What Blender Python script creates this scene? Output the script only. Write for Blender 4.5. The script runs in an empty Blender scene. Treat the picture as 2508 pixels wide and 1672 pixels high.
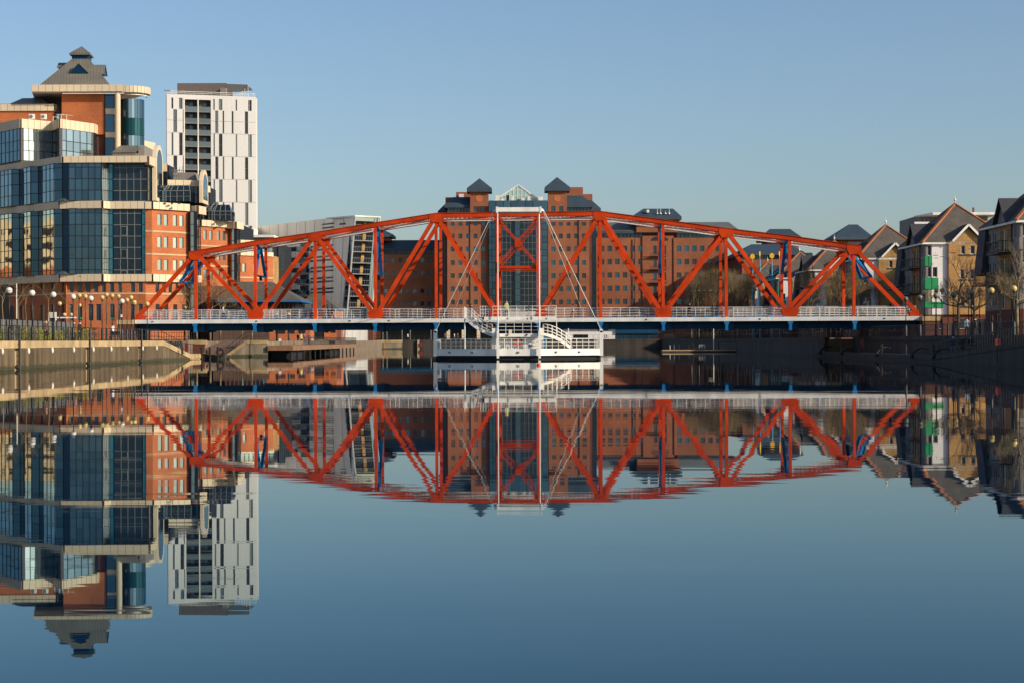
import bpy, bmesh, math, random
from math import sin, cos, pi, radians, sqrt, atan2, hypot
from mathutils import Vector, Matrix
random.seed(7)
R = random.random
def U(a, b): return a + (b - a) * R()
S = bpy.context.scene
C = S.collection

# ------------------------------------------------------------------ camera, sky, sun
EYE, HOR, FPX, ROLL = 1.97, 833.0, 4360.0, 0.0032
cd = bpy.data.cameras.new('camera'); cam = bpy.data.objects.new('camera', cd); C.objects.link(cam)
cd.sensor_width = 36.0; cd.lens = 36.0 * FPX / 2508.0
cd.shift_y = -3.0 / 2508.0
cd.clip_start = 0.5; cd.clip_end = 6000
cam.matrix_world = Matrix.Translation((0, 0, EYE)) @ Matrix.Rotation(radians(90), 4, 'X') @ Matrix.Rotation(-ROLL, 4, 'Z')
S.camera = cam
SUN_AZ, SUN_EL = radians(61), radians(24)     # azimuth from straight behind the camera towards the right
sv = Vector((sin(SUN_AZ) * cos(SUN_EL), -cos(SUN_AZ) * cos(SUN_EL), sin(SUN_EL)))   # towards the sun
W = bpy.data.worlds.new('World'); S.world = W; W.use_nodes = True
nt = W.node_tree; nt.nodes.clear()
sky = nt.nodes.new('ShaderNodeTexSky'); sky.sky_type = 'NISHITA'; sky.sun_disc = False
sky.sun_elevation = SUN_EL; sky.sun_rotation = atan2(sv.x, sv.y)
sky.altitude = 0; sky.air_density = 1.0; sky.dust_density = 1.6; sky.ozone_density = 3.4
bg = nt.nodes.new('ShaderNodeBackground'); bg.inputs['Strength'].default_value = 0.136
wo = nt.nodes.new('ShaderNodeOutputWorld')
nt.links.new(sky.outputs[0], bg.inputs['Color']); nt.links.new(bg.outputs[0], wo.inputs['Surface'])
sd = bpy.data.lights.new('sun', 'SUN'); sd.energy = 5.0; sd.angle = radians(0.5); sd.color = (1.0, 0.85, 0.66)
sun = bpy.data.objects.new('sun', sd); C.objects.link(sun)
sun.rotation_euler = sv.to_track_quat('Z', 'Y').to_euler()
S.view_settings.view_transform = 'Standard'; S.view_settings.look = 'None'
S.view_settings.exposure = 0.0; S.view_settings.gamma = 1.0
S.view_settings.use_curve_mapping = False

# ------------------------------------------------------------------ survey helper: sight line + distance -> point of the place
def at(X, Y, D):
    a, b = X - 1254.0, Y - 836.0
    xr = a - ROLL * b; yr = b + ROLL * a + 836.0 - HOR
    return Vector((xr * D / FPX, D, EYE - yr * D / FPX))
def xa(X, D): return (X - 1254.0) * D / FPX
def za(X, Y, D): return at(X, Y, D).z

# ------------------------------------------------------------------ materials
def mat(name, col, rough=0.6, var=0.12, scale=1.0, metal=0.0, kind=None, spec=0.5, bump=0.0, col2=None, wet=False):
    m = bpy.data.materials.new(name); m.use_nodes = True
    n = m.node_tree.nodes; l = m.node_tree.links
    p = n['Principled BSDF']
    p.inputs['Roughness'].default_value = rough; p.inputs['Metallic'].default_value = metal
    p.inputs['Specular IOR Level'].default_value = spec
    geo = n.new('ShaderNodeNewGeometry')
    noi = n.new('ShaderNodeTexNoise'); noi.inputs['Scale'].default_value = scale; noi.inputs['Detail'].default_value = 5
    mp = n.new('ShaderNodeMapping'); l.new(geo.outputs['Position'], mp.inputs[0])
    if kind == 'streak': mp.inputs['Scale'].default_value = (1, 1, 0.12)
    l.new(mp.outputs[0], noi.inputs['Vector'])
    rmp = n.new('ShaderNodeMapRange'); rmp.inputs[1].default_value = 0.3; rmp.inputs[2].default_value = 0.7
    l.new(noi.outputs[0], rmp.inputs[0])
    mx = n.new('ShaderNodeMix'); mx.data_type = 'RGBA'
    c2 = col2 if col2 else tuple(c * (1 - 2.2 * var) for c in col)
    c1 = col if col2 else tuple(min(1, c * (1 + var)) for c in col)
    mx.inputs[6].default_value = (*c2, 1); mx.inputs[7].default_value = (*c1, 1)
    l.new(rmp.outputs[0], mx.inputs[0])
    out = mx.outputs[2]
    if kind in ('brick', 'course', 'slate'):
        # courses follow height: thin joint lines
        sep = n.new('ShaderNodeSeparateXYZ'); l.new(geo.outputs['Position'], sep.inputs[0])
        mm = n.new('ShaderNodeMath'); mm.operation = 'MULTIPLY'
        mm.inputs[1].default_value = {'brick': 2.6, 'course': 4.2, 'slate': 3.2}[kind]
        l.new(sep.outputs[2], mm.inputs[0])
        fl = n.new('ShaderNodeMath'); fl.operation = 'FRACT'; l.new(mm.outputs[0], fl.inputs[0])
        lt = n.new('ShaderNodeMath'); lt.operation = 'LESS_THAN'; lt.inputs[1].default_value = {'brick': .14, 'course': .3, 'slate': .2}[kind]
        l.new(fl.outputs[0], lt.inputs[0])
        ml = n.new('ShaderNodeMath'); ml.operation = 'MULTIPLY'; ml.inputs[1].default_value = {'brick': .35, 'course': .6, 'slate': .3}[kind]
        l.new(lt.outputs[0], ml.inputs[0])
        m2 = n.new('ShaderNodeMix'); m2.data_type = 'RGBA'
        l.new(ml.outputs[0], m2.inputs[0]); l.new(out, m2.inputs[6]); m2.inputs[7].default_value = (*[c * .45 for c in col], 1)
        out = m2.outputs[2]
        n2 = n.new('ShaderNodeTexNoise'); n2.inputs['Scale'].default_value = 2.2; n2.inputs['Detail'].default_value = 3
        mp2 = n.new('ShaderNodeMapping'); mp2.inputs['Scale'].default_value = (1, 1, 2.5); l.new(geo.outputs['Position'], mp2.inputs[0]); l.new(mp2.outputs[0], n2.inputs['Vector'])
        hs = n.new('ShaderNodeHueSaturation'); r2 = n.new('ShaderNodeMapRange'); r2.inputs[1].default_value = .35; r2.inputs[2].default_value = .65
        r2.inputs[3].default_value = .86; r2.inputs[4].default_value = 1.1; l.new(n2.outputs[0], r2.inputs[0]); l.new(r2.outputs[0], hs.inputs['Value']); l.new(out, hs.inputs['Color'])
        out = hs.outputs[0]
    if wet:
        sp = n.new('ShaderNodeSeparateXYZ'); l.new(geo.outputs['Position'], sp.inputs[0])
        nw = n.new('ShaderNodeTexNoise'); nw.inputs['Scale'].default_value = 1.5; l.new(geo.outputs['Position'], nw.inputs['Vector'])
        ad = n.new('ShaderNodeMath'); ad.operation = 'MULTIPLY_ADD'; ad.inputs[1].default_value = -.5; l.new(nw.outputs[0], ad.inputs[0]); l.new(sp.outputs[2], ad.inputs[2])
        mr = n.new('ShaderNodeMapRange'); mr.inputs[1].default_value = -.05; mr.inputs[2].default_value = .12; mr.inputs[3].default_value = .8; mr.inputs[4].default_value = 0
        l.new(ad.outputs[0], mr.inputs[0]); m3 = n.new('ShaderNodeMix'); m3.data_type = 'RGBA'; l.new(mr.outputs[0], m3.inputs[0]); l.new(out, m3.inputs[6]); m3.inputs[7].default_value = (.03, .035, .012, 1); out = m3.outputs[2]
    if kind == 'seam':
        sep = n.new('ShaderNodeSeparateXYZ'); l.new(geo.outputs['Position'], sep.inputs[0])
        ad = n.new('ShaderNodeMath'); ad.operation = 'MULTIPLY_ADD'; ad.inputs[1].default_value = 2.0
        sb = n.new('ShaderNodeMath'); sb.operation = 'MULTIPLY'; sb.inputs[1].default_value = 0.35
        l.new(sep.outputs[1], sb.inputs[0]); l.new(sep.outputs[0], ad.inputs[0]); l.new(sb.outputs[0], ad.inputs[2])
        fl = n.new('ShaderNodeMath'); fl.operation = 'FRACT'; l.new(ad.outputs[0], fl.inputs[0])
        lt = n.new('ShaderNodeMath'); lt.operation = 'LESS_THAN'; lt.inputs[1].default_value = .35; l.new(fl.outputs[0], lt.inputs[0])
        ml = n.new('ShaderNodeMath'); ml.operation = 'MULTIPLY'; ml.inputs[1].default_value = .4; l.new(lt.outputs[0], ml.inputs[0])
        m2 = n.new('ShaderNodeMix'); m2.data_type = 'RGBA'; l.new(ml.outputs[0], m2.inputs[0]); l.new(out, m2.inputs[6])
        m2.inputs[7].default_value = (*[c * .5 for c in col], 1); out = m2.outputs[2]
    l.new(out, p.inputs['Base Color'])
    if bump:
        b = n.new('ShaderNodeBump'); b.inputs['Strength'].default_value = bump; b.inputs['Distance'].default_value = .05
        l.new(noi.outputs[0], b.inputs['Height']); l.new(b.outputs[0], p.inputs['Normal'])
    return m
def glass(name, col, metal=0.75, rough=0.04, wob=0.02, scale=.25):
    m = bpy.data.materials.new(name); m.use_nodes = True
    n = m.node_tree.nodes; l = m.node_tree.links; p = n['Principled BSDF']
    p.inputs['Metallic'].default_value = metal; p.inputs['Roughness'].default_value = rough
    geo = n.new('ShaderNodeNewGeometry'); oi = n.new('ShaderNodeObjectInfo')
    noi = n.new('ShaderNodeTexNoise'); noi.inputs['Scale'].default_value = scale; noi.inputs['Detail'].default_value = 1.5
    l.new(geo.outputs['Position'], noi.inputs['Vector'])
    b = n.new('ShaderNodeBump'); b.inputs['Strength'].default_value = wob; b.inputs['Distance'].default_value = 1.0
    l.new(noi.outputs[0], b.inputs['Height']); l.new(b.outputs[0], p.inputs['Normal'])
    hs = n.new('ShaderNodeHueSaturation'); hs.inputs['Color'].default_value = (*col, 1)
    r = n.new('ShaderNodeMapRange'); r.inputs[3].default_value = .78; r.inputs[4].default_value = 1.15
    l.new(oi.outputs['Random'], r.inputs[0]); l.new(r.outputs[0], hs.inputs['Value']); l.new(hs.outputs[0], p.inputs['Base Color'])
    return m

M = {}
M['red'] = mat('red_paint', (.57, .050, .005), .6, .17, .5, bump=.1, spec=.15)
M['rust'] = mat('rust_edge', (.10, .03, .018), .8)
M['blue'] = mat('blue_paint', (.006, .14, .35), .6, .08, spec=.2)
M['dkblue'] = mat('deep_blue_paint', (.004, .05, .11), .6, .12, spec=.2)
M['cream'] = mat('cream_paint', (.74, .70, .62), .5, .07, .7, kind='streak')
M['white'] = mat('white_paint', (.78, .76, .70), .5, .09, .9, kind='streak')
M['deck'] = mat('deck_surface', (.16, .15, .14), .9, .2)
M['brick'] = mat('orange_brick', (.44, .13, .042), .85, .12, .22, kind='brick')
M['brick2'] = mat('tan_orange_brick', (.29, .098, .043), .85, .13, .18, kind='brick')
M['brickdk'] = mat('brown_red_brick', (.13, .04, .024), .9, .12, .3, kind='brick')
M['brickyl'] = mat('buff_brick', (.44, .25, .085), .9, .14, .5, kind='brick')
M['band'] = mat('cream_cladding', (.67, .55, .38), .7, .07, .15, kind='streak')
M['stone'] = mat('buff_stone_band', (.52, .36, .2), .8, .06)
M['coping'] = mat('coping_stone', (.46, .33, .17), .85, .16, .7, bump=.4)
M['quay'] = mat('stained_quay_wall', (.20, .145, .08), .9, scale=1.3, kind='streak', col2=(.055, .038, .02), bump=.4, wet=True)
M['quaydk'] = mat('shade_dark_wall', (.052, .043, .034), .9, .2, .6, kind='streak', bump=.4)  # shade on the far and right quay walls is put into this dark colour
M['dirt'] = mat('ground_paving', (.20, .15, .10), .95, .2, .5)
M['pave'] = mat('red_brown_paving', (.24, .13, .07), .9, .12, .8)
M['concrete'] = mat('rough_concrete', (.27, .22, .145), .9, .22, 1.2, kind='streak', bump=.3, wet=True)
M['seam'] = mat('standing_seam_roof', (.17, .155, .125), .55, .1, .4, kind='seam')
M['seamdk'] = mat('blue_slate_roof', (.035, .06, .085), .6, .1, .4, kind='seam')
M['seamgr'] = mat('grey_green_roof', (.13, .135, .125), .6, .1, .4, kind='seam')
M['slate'] = mat('grey_slate_tiles', (.105, .088, .07), .8, .12, .7, kind='slate')
M['slatedk'] = mat('dark_slate_tiles', (.045, .045, .05), .8, .12, .7, kind='slate')
M['ridge'] = mat('terracotta_ridge', (.44, .145, .045), .8, .15)
M['steel'] = mat('black_iron', (.012, .012, .013), .5, .1)
M['tyre'] = mat('black_rubber', (.015, .015, .016), .7, .1)
M['alum'] = mat('grey_frames', (.16, .17, .17), .5, .05)
M['ldark'] = mat('dark_interior', (.012, .014, .018), .5, .2)
M['wpanel'] = mat('white_panel', (.62, .61, .585), .6, .05, .12, kind='streak')
M['greyclad'] = mat('silver_cladding', (.74, .71, .66), .35, .10, .22, metal=.45, kind='streak')
M['brown'] = mat('taupe_plant_screen', (.13, .105, .09), .8, .04)
M['globe'] = mat('lamp_globe', (.72, .68, .6), .3, .05)
M['globey'] = mat('yellowed_globe', (.60, .46, .16), .3, .08)
M['globed'] = mat('shaded_globe', (.16, .15, .10), .4, .08)  # same globe, with the shade it stands in painted into the colour
M['green'] = mat('green_panel', (.008, .26, .085), .5, .05)
M['render'] = mat('pale_render', (.72, .70, .68), .8, .04)
M['greyren'] = mat('grey_boarding', (.22, .20, .18), .8, .1, .9, kind='streak')
M['yellow'] = mat('yellow_disc', (.75, .42, .02), .5, .05)
M['cyan'] = mat('light_blue_pole', (.03, .30, .48), .5, .06)
M['buoy'] = mat('orange_plastic', (.75, .07, .02), .5, .08)
M['redp'] = mat('bright_red_plastic', (.22, .012, .01), .5, .05)
M['bark'] = mat('tree_bark', (.22, .165, .09), .9, .25, 2.0)
M['barkdk'] = mat('dark_bark', (.05, .038, .026), .9, .25, 2.0)
M['twig'] = mat('twig', (.21, .145, .065), .9, .25, 1.0)
M['leafy'] = mat('yellow_green_leaf', (.34, .32, .02), .6, .3, 1.5)
M['leaf'] = mat('hedge_leaf', (.09, .12, .02), .6, .3, 1.5)
M['grass'] = mat('grass_blades', (.05, .09, .015), .8, .3)
M['skin'] = mat('skin', (.50, .27, .17), .6, .05)
M['hair'] = mat('dark_hair', (.03, .02, .014), .7, .1)
M['hairl'] = mat('fair_hair', (.25, .15, .06), .7, .1)
for k, c in dict(c_black=(.012, .012, .014), c_navy=(.02, .03, .07), c_lime=(.42, .45, .16), c_denim=(.12, .17, .25), c_white=(.6, .6, .6),
                 c_pink=(.5, .14, .3), c_red=(.4, .03, .03), c_grey=(.12, .12, .12), c_pale=(.25, .33, .42), c_brown=(.1, .06, .04)).items():
    M[k] = mat('cloth_' + k[2:], c, .9, .1, 6)
M['g_blue'] = glass('blue_tint_glass', (.075, .14, .19))
M['g_pale'] = glass('pale_reflective_glass', (.50, .60, .60), .85)
M['g_teal'] = glass('teal_glass', (.05, .20, .29), .6)
M['g_dark'] = glass('dark_glass', (.022, .038, .055), .55, .05)  # on the left office front its darkness paints in the dark reflections
M['g_navy'] = glass('navy_corner_glass', (.004, .032, .07), .5, .2)
M['g_mid'] = glass('bronze_grey_glass', (.13, .21, .27), .85)
M['g_green'] = glass('green_spandrel_glass', (.012, .075, .085), .5, .1)
M['g_win'] = glass('window_glass', (.06, .085, .105), .6, .08)
M['g_winp'] = glass('pale_window_glass', (.42, .50, .48), .85, .08)
M['g_wint'] = glass('turquoise_window_glass', (.05, .15, .22), .7, .1)
M['g_grey'] = glass('neutral_grey_glass', (.045, .043, .042), .55, .08)
M['g_bal'] = glass('balustrade_glass', (.15, .17, .165), .5, .1)
M['g_beige_refl'] = glass('beige_reflection_glass', (.62, .60, .46), .95, wob=.05)  # same glass as the upper panes, brightened to paint in the beige reflection
M['g_atr'] = glass('atrium_glass', (.45, .58, .52), .5, .1)

# ------------------------------------------------------------------ mesh builder and object bookkeeping
class MB:
    def __init__(s): s.v = []; s.f = []; s.m = []
    def face(s, pts, mi=0):
        i = len(s.v); s.v += [tuple(p) for p in pts]; s.f.append(tuple(range(i, i + len(pts)))); s.m.append(mi)
    def box(s, x0, x1, y0, y1, z0, z1, mi=0):
        s.hexa([(x0, y0, z0), (x1, y0, z0), (x1, y1, z0), (x0, y1, z0), (x0, y0, z1), (x1, y0, z1), (x1, y1, z1), (x0, y1, z1)], mi)
    def hexa(s, p, mi=0):
        i = len(s.v); s.v += [tuple(q) for q in p]
        for f in ((0, 3, 2, 1), (4, 5, 6, 7), (0, 1, 5, 4), (1, 2, 6, 5), (2, 3, 7, 6), (3, 0, 4, 7)):
            s.f.append(tuple(i + k for k in f)); s.m.append(mi)
    def beam(s, a, b, w, h, up=(0, 0, 1), mi=0):
        a = Vector(a); b = Vector(b); d = (b - a).normalized(); u = Vector(up)
        sdir = d.cross(u)
        if sdir.length < 1e-4: sdir = d.cross(Vector((1, 0, 0)))
        sdir.normalize(); u = sdir.cross(d).normalized()
        p = []
        for q in (a, b):
            for (i, j) in ((-1, -1), (1, -1), (1, 1), (-1, 1)):
                p.append(q + sdir * (w / 2 * i) + u * (h / 2 * j))
        s.hexa(p, mi)
    def tube(s, a, b, r0, r1=None, n=6, mi=0, cap=True):
        r1 = r0 if r1 is None else r1
        a = Vector(a); b = Vector(b); d = (b - a)
        if d.length < 1e-6: return
        d.normalize(); u = d.orthogonal().normalized(); w = d.cross(u)
        i = len(s.v)
        for q, r in ((a, r0), (b, r1)):
            for k in range(n):
                t = 2 * pi * k / n; s.v.append(tuple(q + u * (r * cos(t)) + w * (r * sin(t))))
        for k in range(n):
            k2 = (k + 1) % n; s.f.append((i + k, i + k2, i + n + k2, i + n + k)); s.m.append(mi)
        if cap:
            s.f.append(tuple(i + n + k for k in range(n))); s.m.append(mi); s.f.append(tuple(i + n - 1 - k for k in range(n))); s.m.append(mi)
    def sphere(s, c, r, nu=12, nv=8, mi=0, sz=1.0):
        i = len(s.v); c = Vector(c)
        for a in range(1, nv):
            t = pi * a / nv
            for b in range(nu):
                p = 2 * pi * b / nu; s.v.append((c.x + r * sin(t) * cos(p), c.y + r * sin(t) * sin(p), c.z + r * cos(t) * sz))
        top = len(s.v); s.v.append((c.x, c.y, c.z + r * sz)); bot = len(s.v); s.v.append((c.x, c.y, c.z - r * sz))
        for a in range(nv - 2):
            for b in range(nu):
                b2 = (b + 1) % nu; s.f.append((i + a * nu + b, i + (a + 1) * nu + b, i + (a + 1) * nu + b2, i + a * nu + b2)); s.m.append(mi)
        for b in range(nu):
            b2 = (b + 1) % nu; s.f.append((top, i + b, i + b2)); s.m.append(mi)
            k = i + (nv - 2) * nu; s.f.append((bot, k + b2, k + b)); s.m.append(mi)
    def lathe(s, c, prof, n=16, mi=0):
        i = len(s.v)
        for r, z in prof:
            for k in range(n):
                t = 2 * pi * k / n; s.v.append((c[0] + r * cos(t), c[1] + r * sin(t), c[2] + z))
        for a in range(len(prof) - 1):
            for k in range(n):
                k2 = (k + 1) % n; s.f.append((i + a * n + k, i + a * n + k2, i + (a + 1) * n + k2, i + (a + 1) * n + k)); s.m.append(mi)
        s.f.append(tuple(i + (len(prof) - 1) * n + k for k in range(n))); s.m.append(mi)
        s.f.append(tuple(i + n - 1 - k for k in range(n))); s.m.append(mi)
    def prism(s, poly, z0, z1, mi=0, mtop=None):   # poly counter-clockwise from above
        n = len(poly); i = len(s.v)
        s.v += [(p[0], p[1], z0) for p in poly] + [(p[0], p[1], z1) for p in poly]
        s.f.append(tuple(i + n - 1 - k for k in range(n))); s.m.append(mi)
        s.f.append(tuple(i + n + k for k in range(n))); s.m.append(mi if mtop is None else mtop)
        for k in range(n):
            k2 = (k + 1) % n; s.f.append((i + k, i + k2, i + n + k2, i + n + k)); s.m.append(mi)
    def xprism(s, poly, y0, y1, mi=0):    # polygon in x,z extruded along y
        n = len(poly); i = len(s.v)
        s.v += [(p[0], y0, p[1]) for p in poly] + [(p[0], y1, p[1]) for p in poly]
        s.f.append(tuple(i + k for k in range(n))); s.m.append(mi)
        s.f.append(tuple(i + 2 * n - 1 - k for k in range(n))); s.m.append(mi)
        for k in range(n):
            k2 = (k + 1) % n; s.f.append((i + k2, i + k, i + n + k, i + n + k2)); s.m.append(mi)

WM = {}    # world matrices by object name
def mesh(name, mb, mats, smooth=False):
    me = bpy.data.meshes.new(name); me.from_pydata(mb.v, [], mb.f)
    for m in (mats if isinstance(mats, (list, tuple)) else [mats]): me.materials.append(M[m] if isinstance(m, str) else m)
    me.polygons.foreach_set('material_index', mb.m)
    if smooth: me.polygons.foreach_set('use_smooth', [True] * len(mb.f))
    me.update(); return me
def adopt(o, parent):
    if parent is not None:
        o.parent = parent; o.matrix_parent_inverse = WM[parent.name].inverted()
def put(name, me, parent=None, loc=(0, 0, 0), rz=0.0, sc=(1, 1, 1), rot=None):
    o = bpy.data.objects.new(name, me); C.objects.link(o)
    o.location = loc; o.rotation_euler = rot if rot else (0, 0, rz); o.scale = sc
    if parent is not None: adopt(o, parent)
    WM[o.name] = Matrix.LocRotScale(Vector(loc), o.rotation_euler, Vector(sc))
    return o
def build(name, mb, mats, parent=None, smooth=False, stuff=False):
    xs = [v[0] for v in mb.v]; ys = [v[1] for v in mb.v]; zs = [v[2] for v in mb.v]
    c = Vector(((min(xs) + max(xs)) / 2, (min(ys) + max(ys)) / 2, min(zs)))
    mb.v = [(v[0] - c.x, v[1] - c.y, v[2] - c.z) for v in mb.v]
    o = put(name, mesh(name, mb, mats, smooth), parent, c)
    if stuff: o['kind'] = 'stuff'
    return o
def tag(o, label=None, cat=None, group=None, kind=None):
    if label: o['label'] = label
    if cat: o['category'] = cat
    if group: o['group'] = group
    if kind: o['kind'] = kind
    return o
def thing(name, label, cat, loc=(0, 0, 0), group=None):
    o = bpy.data.objects.new(name, None); C.objects.link(o); o.location = loc
    o.empty_display_size = .5; WM[o.name] = Matrix.Translation(Vector(loc))
    return tag(o, label, cat, group)
def struct(name, mb, mats):
    return tag(build(name, mb, mats), kind='structure')
KIDS = {}
def copy_tree(o, loc, rz=0.0, label=None, sc=None, swap=None, parent=None):
    c = o.copy(); C.objects.link(c)
    if parent is None:
        c.location = loc; c.rotation_euler = (0, 0, rz)
        if sc: c.scale = (sc,) * 3 if not isinstance(sc, tuple) else sc
        if label: c['label'] = label
    else: c.parent = parent
    for ch in list(o.children): copy_tree(ch, None, parent=c)
    WM[c.name] = Matrix.LocRotScale(c.location, c.rotation_euler, c.scale)
    return c

# unit meshes
def unit_box(m):
    b = MB(); b.box(-.5, .5, 0, 1, -.5, .5); return mesh('unit', b, m)     # front face at y=0
_ub = {}
def ubox(m):
    if m not in _ub: _ub[m] = unit_box(m)
    return _ub[m]

class Face:      # a vertical plane of a building; p0 left, p1 right seen from outside
    def __init__(s, p0, p1):
        s.p0 = Vector((p0[0], p0[1])); d = Vector((p1[0], p1[1])) - s.p0; s.L = d.length; s.d = d.normalized()
        s.n = Vector((s.d.y, -s.d.x)); s.rz = atan2(s.d.y, s.d.x)
    def P(s, u, z, out=0.0):
        q = s.p0 + s.d * u + s.n * out; return Vector((q.x, q.y, z))
    def slab(s, b, u0, u1, z0, z1, o0, o1, mi=0):   # box between outward offsets o0 (back) and o1 (front)
        b.hexa([s.P(u0, z0, o1), s.P(u1, z0, o1), s.P(u1, z0, o0), s.P(u0, z0, o0), s.P(u0, z1, o1), s.P(u1, z1, o1), s.P(u1, z1, o0), s.P(u0, z1, o0)], mi)

def wall(parent, p0, p1, z0, z1, m, holes=(), depth=.25, name='wall', back=.4):
    F = Face(p0, p1); b = MB()
    us = sorted(set([0.0, F.L] + [u for h in holes for u in h[:2]])); zs = sorted(set([z0, z1] + [z for h in holes for z in h[2:4]]))
    for i in range(len(us) - 1):
        for j in range(len(zs) - 1):
            uc = (us[i] + us[i + 1]) / 2; zc = (zs[j] + zs[j + 1]) / 2
            if any(h[0] < uc < h[1] and h[2] < zc < h[3] for h in holes): continue
            b.face([F.P(us[i], zs[j]), F.P(us[i + 1], zs[j]), F.P(us[i + 1], zs[j + 1]), F.P(us[i], zs[j + 1])])
    for h in holes:
        a, c, e, g = h[:4]
        for (q0, q1) in (((a, e), (c, e)), ((c, e), (c, g)), ((c, g), (a, g)), ((a, g), (a, e))):
            b.face([F.P(q0[0], q0[1]), F.P(q0[0], q0[1], -depth), F.P(q1[0], q1[1], -depth), F.P(q1[0], q1[1])])
    # solid behind (closed by its back and edges)
    B = back
    b.face([F.P(0, z0, -B), F.P(0, z1, -B), F.P(F.L, z1, -B), F.P(F.L, z0, -B)])
    for (q0, q1) in (((0, z0), (F.L, z0)), ((F.L, z0), (F.L, z1)), ((F.L, z1), (0, z1)), ((0, z1), (0, z0))):
        b.face([F.P(q0[0], q0[1]), F.P(q0[0], q0[1], -B), F.P(q1[0], q1[1], -B), F.P(q1[0], q1[1])])
    build(name, b, m, parent); return F
_wm = {}
def window_mesh(w, h, gl, fr, cols=1, rows=1, bar=.06):
    k = (round(w, 2), round(h, 2), gl, fr, cols, rows)
    if k not in _wm:
        b = MB(); t = bar
        b.box(-w / 2, w / 2, .05, .09, 0, h, 0)
        b.box(-w / 2, -w / 2 + t, 0, .05, 0, h, 1); b.box(w / 2 - t, w / 2, 0, .05, 0, h, 1)
        b.box(-w / 2 + t, w / 2 - t, 0, .05, 0, t, 1); b.box(-w / 2 + t, w / 2 - t, 0, .05, h - t, h, 1)
        for i in range(1, cols): b.box(-w / 2 + w * i / cols - t / 2, -w / 2 + w * i / cols + t / 2, 0, .048, t, h - t, 1)
        for i in range(1, rows): b.box(-w / 2 + t, w / 2 - t, 0, .046, h * i / rows - t / 2, h * i / rows + t / 2, 1)
        _wm[k] = mesh('window', b, [gl, fr])
    return _wm[k]
def windows(parent, F, holes, gl='g_win', fr='alum', depth=.2, cols=1, rows=1, name='window'):
    for h in holes:
        g = gl if isinstance(gl, str) else random.choice(gl)
        w, hh = h[1] - h[0], h[3] - h[2]
        put(name, window_mesh(w, hh, g, fr, cols, rows), parent, F.P((h[0] + h[1]) / 2, h[2], -depth + .05), F.rz)
def curtain(parent, p0, p1, z0, z1, nc, nr, gl='g_blue', fr='ldark', tilt=.004, bar=.1, name='pane', one=False, zlist=None, proud=.04, mode='parts'):
    """glazed wall: each pane its own part, one mullion grid"""
    F = Face(p0, p1); b = MB()
    zs = zlist if zlist else [z0 + (z1 - z0) * j / nr for j in range(nr + 1)]
    us = [F.L * i / nc for i in range(nc + 1)]
    for u in us: F.slab(b, u - bar / 2, u + bar / 2, zs[0], zs[-1], -.12, proud)
    for z in zs: F.slab(b, bar / 2, F.L - bar / 2, z - bar / 2, z + bar / 2, -.12, proud - .01)
    build('mullions', b, fr, parent)
    if mode == 'joined':
        b = MB()
    for i in range(nc):
        for j in range(len(zs) - 1):
            g = gl if isinstance(gl, str) else random.choice(gl)
            um, zm = (us[i] + us[i + 1]) / 2, (zs[j] + zs[j + 1]) / 2
            w, h = us[i + 1] - us[i] - bar, zs[j + 1] - zs[j] - bar
            if mode == 'joined': F.slab(b, us[i] + bar / 2, us[i + 1] - bar / 2, zs[j] + bar / 2, zs[j + 1] - bar / 2, -.05, -.02); continue
            put(name, ubox(g), parent, F.P(um, zm, -.02), sc=(w, .04, h), rot=(U(-tilt, tilt), 0, F.rz + U(-tilt, tilt)))
    if mode == 'joined': build('glazing', b, gl if isinstance(gl, str) else gl[0], parent, stuff=True)
    # dark floor behind
    b = MB(); F.slab(b, 0, F.L, zs[0], zs[-1], -.5, -.13); build('inner_wall', b, 'ldark', parent)
    return F
def band(parent, pts, z0, z1, out=.25, m='band', step=1.15, name='coping_panel', back=.4):
    """cladding band along a polyline, cut into panels with open joints"""
    me = {}
    for a, c in zip(pts[:-1], pts[1:]):
        F = Face(a, c); n = max(1, round(F.L / step)); w = F.L / n
        for i in range(n):
            k = (round(w, 3))
            if k not in me:
                b = MB(); b.box(-w / 2 + .03, w / 2 - .03, -out, back, 0, z1 - z0); me[k] = mesh(name, b, m)
            put(name, me[k], parent, F.P(w * (i + .5), z0), F.rz)
    b = MB()
    for a, c in zip(pts[:-1], pts[1:]):
        F = Face(a, c); F.slab(b, 0, F.L, z0 + .03, z1 - .03, -back, out - .04)
    build('band_backing', b, 'c_brown', parent)
def roof_poly(parent, faces, m, name='roof'):
    b = MB()
    for f in faces: b.face(f)
    return build(name, b, m, parent)
def hip_roof(parent, x0, x1, y0, y1, z0, rx0, rx1, z1, m, ry=None, fascia=.35, mf=None, name='roof', over=0.0):
    b = MB(); ym = (y0 + y1) / 2 if ry is None else ry
    A, B, Cc, D = (x0, y0, z0), (x1, y0, z0), (x1, y1, z0), (x0, y1, z0); E, G = (rx0, ym, z1), (rx1, ym, z1)
    if rx1 - rx0 > .01: b.face([A, B, G, E]); b.face([Cc, D, E, G])
    else: b.face([A, B, E]); b.face([Cc, D, E])
    b.face([B, Cc, G]); b.face([D, A, E])
    b.box(x0, x1, y0, y1, z0 - fascia, z0 - .002, 1)
    return build(name, b, [m, mf or m], parent)

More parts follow.
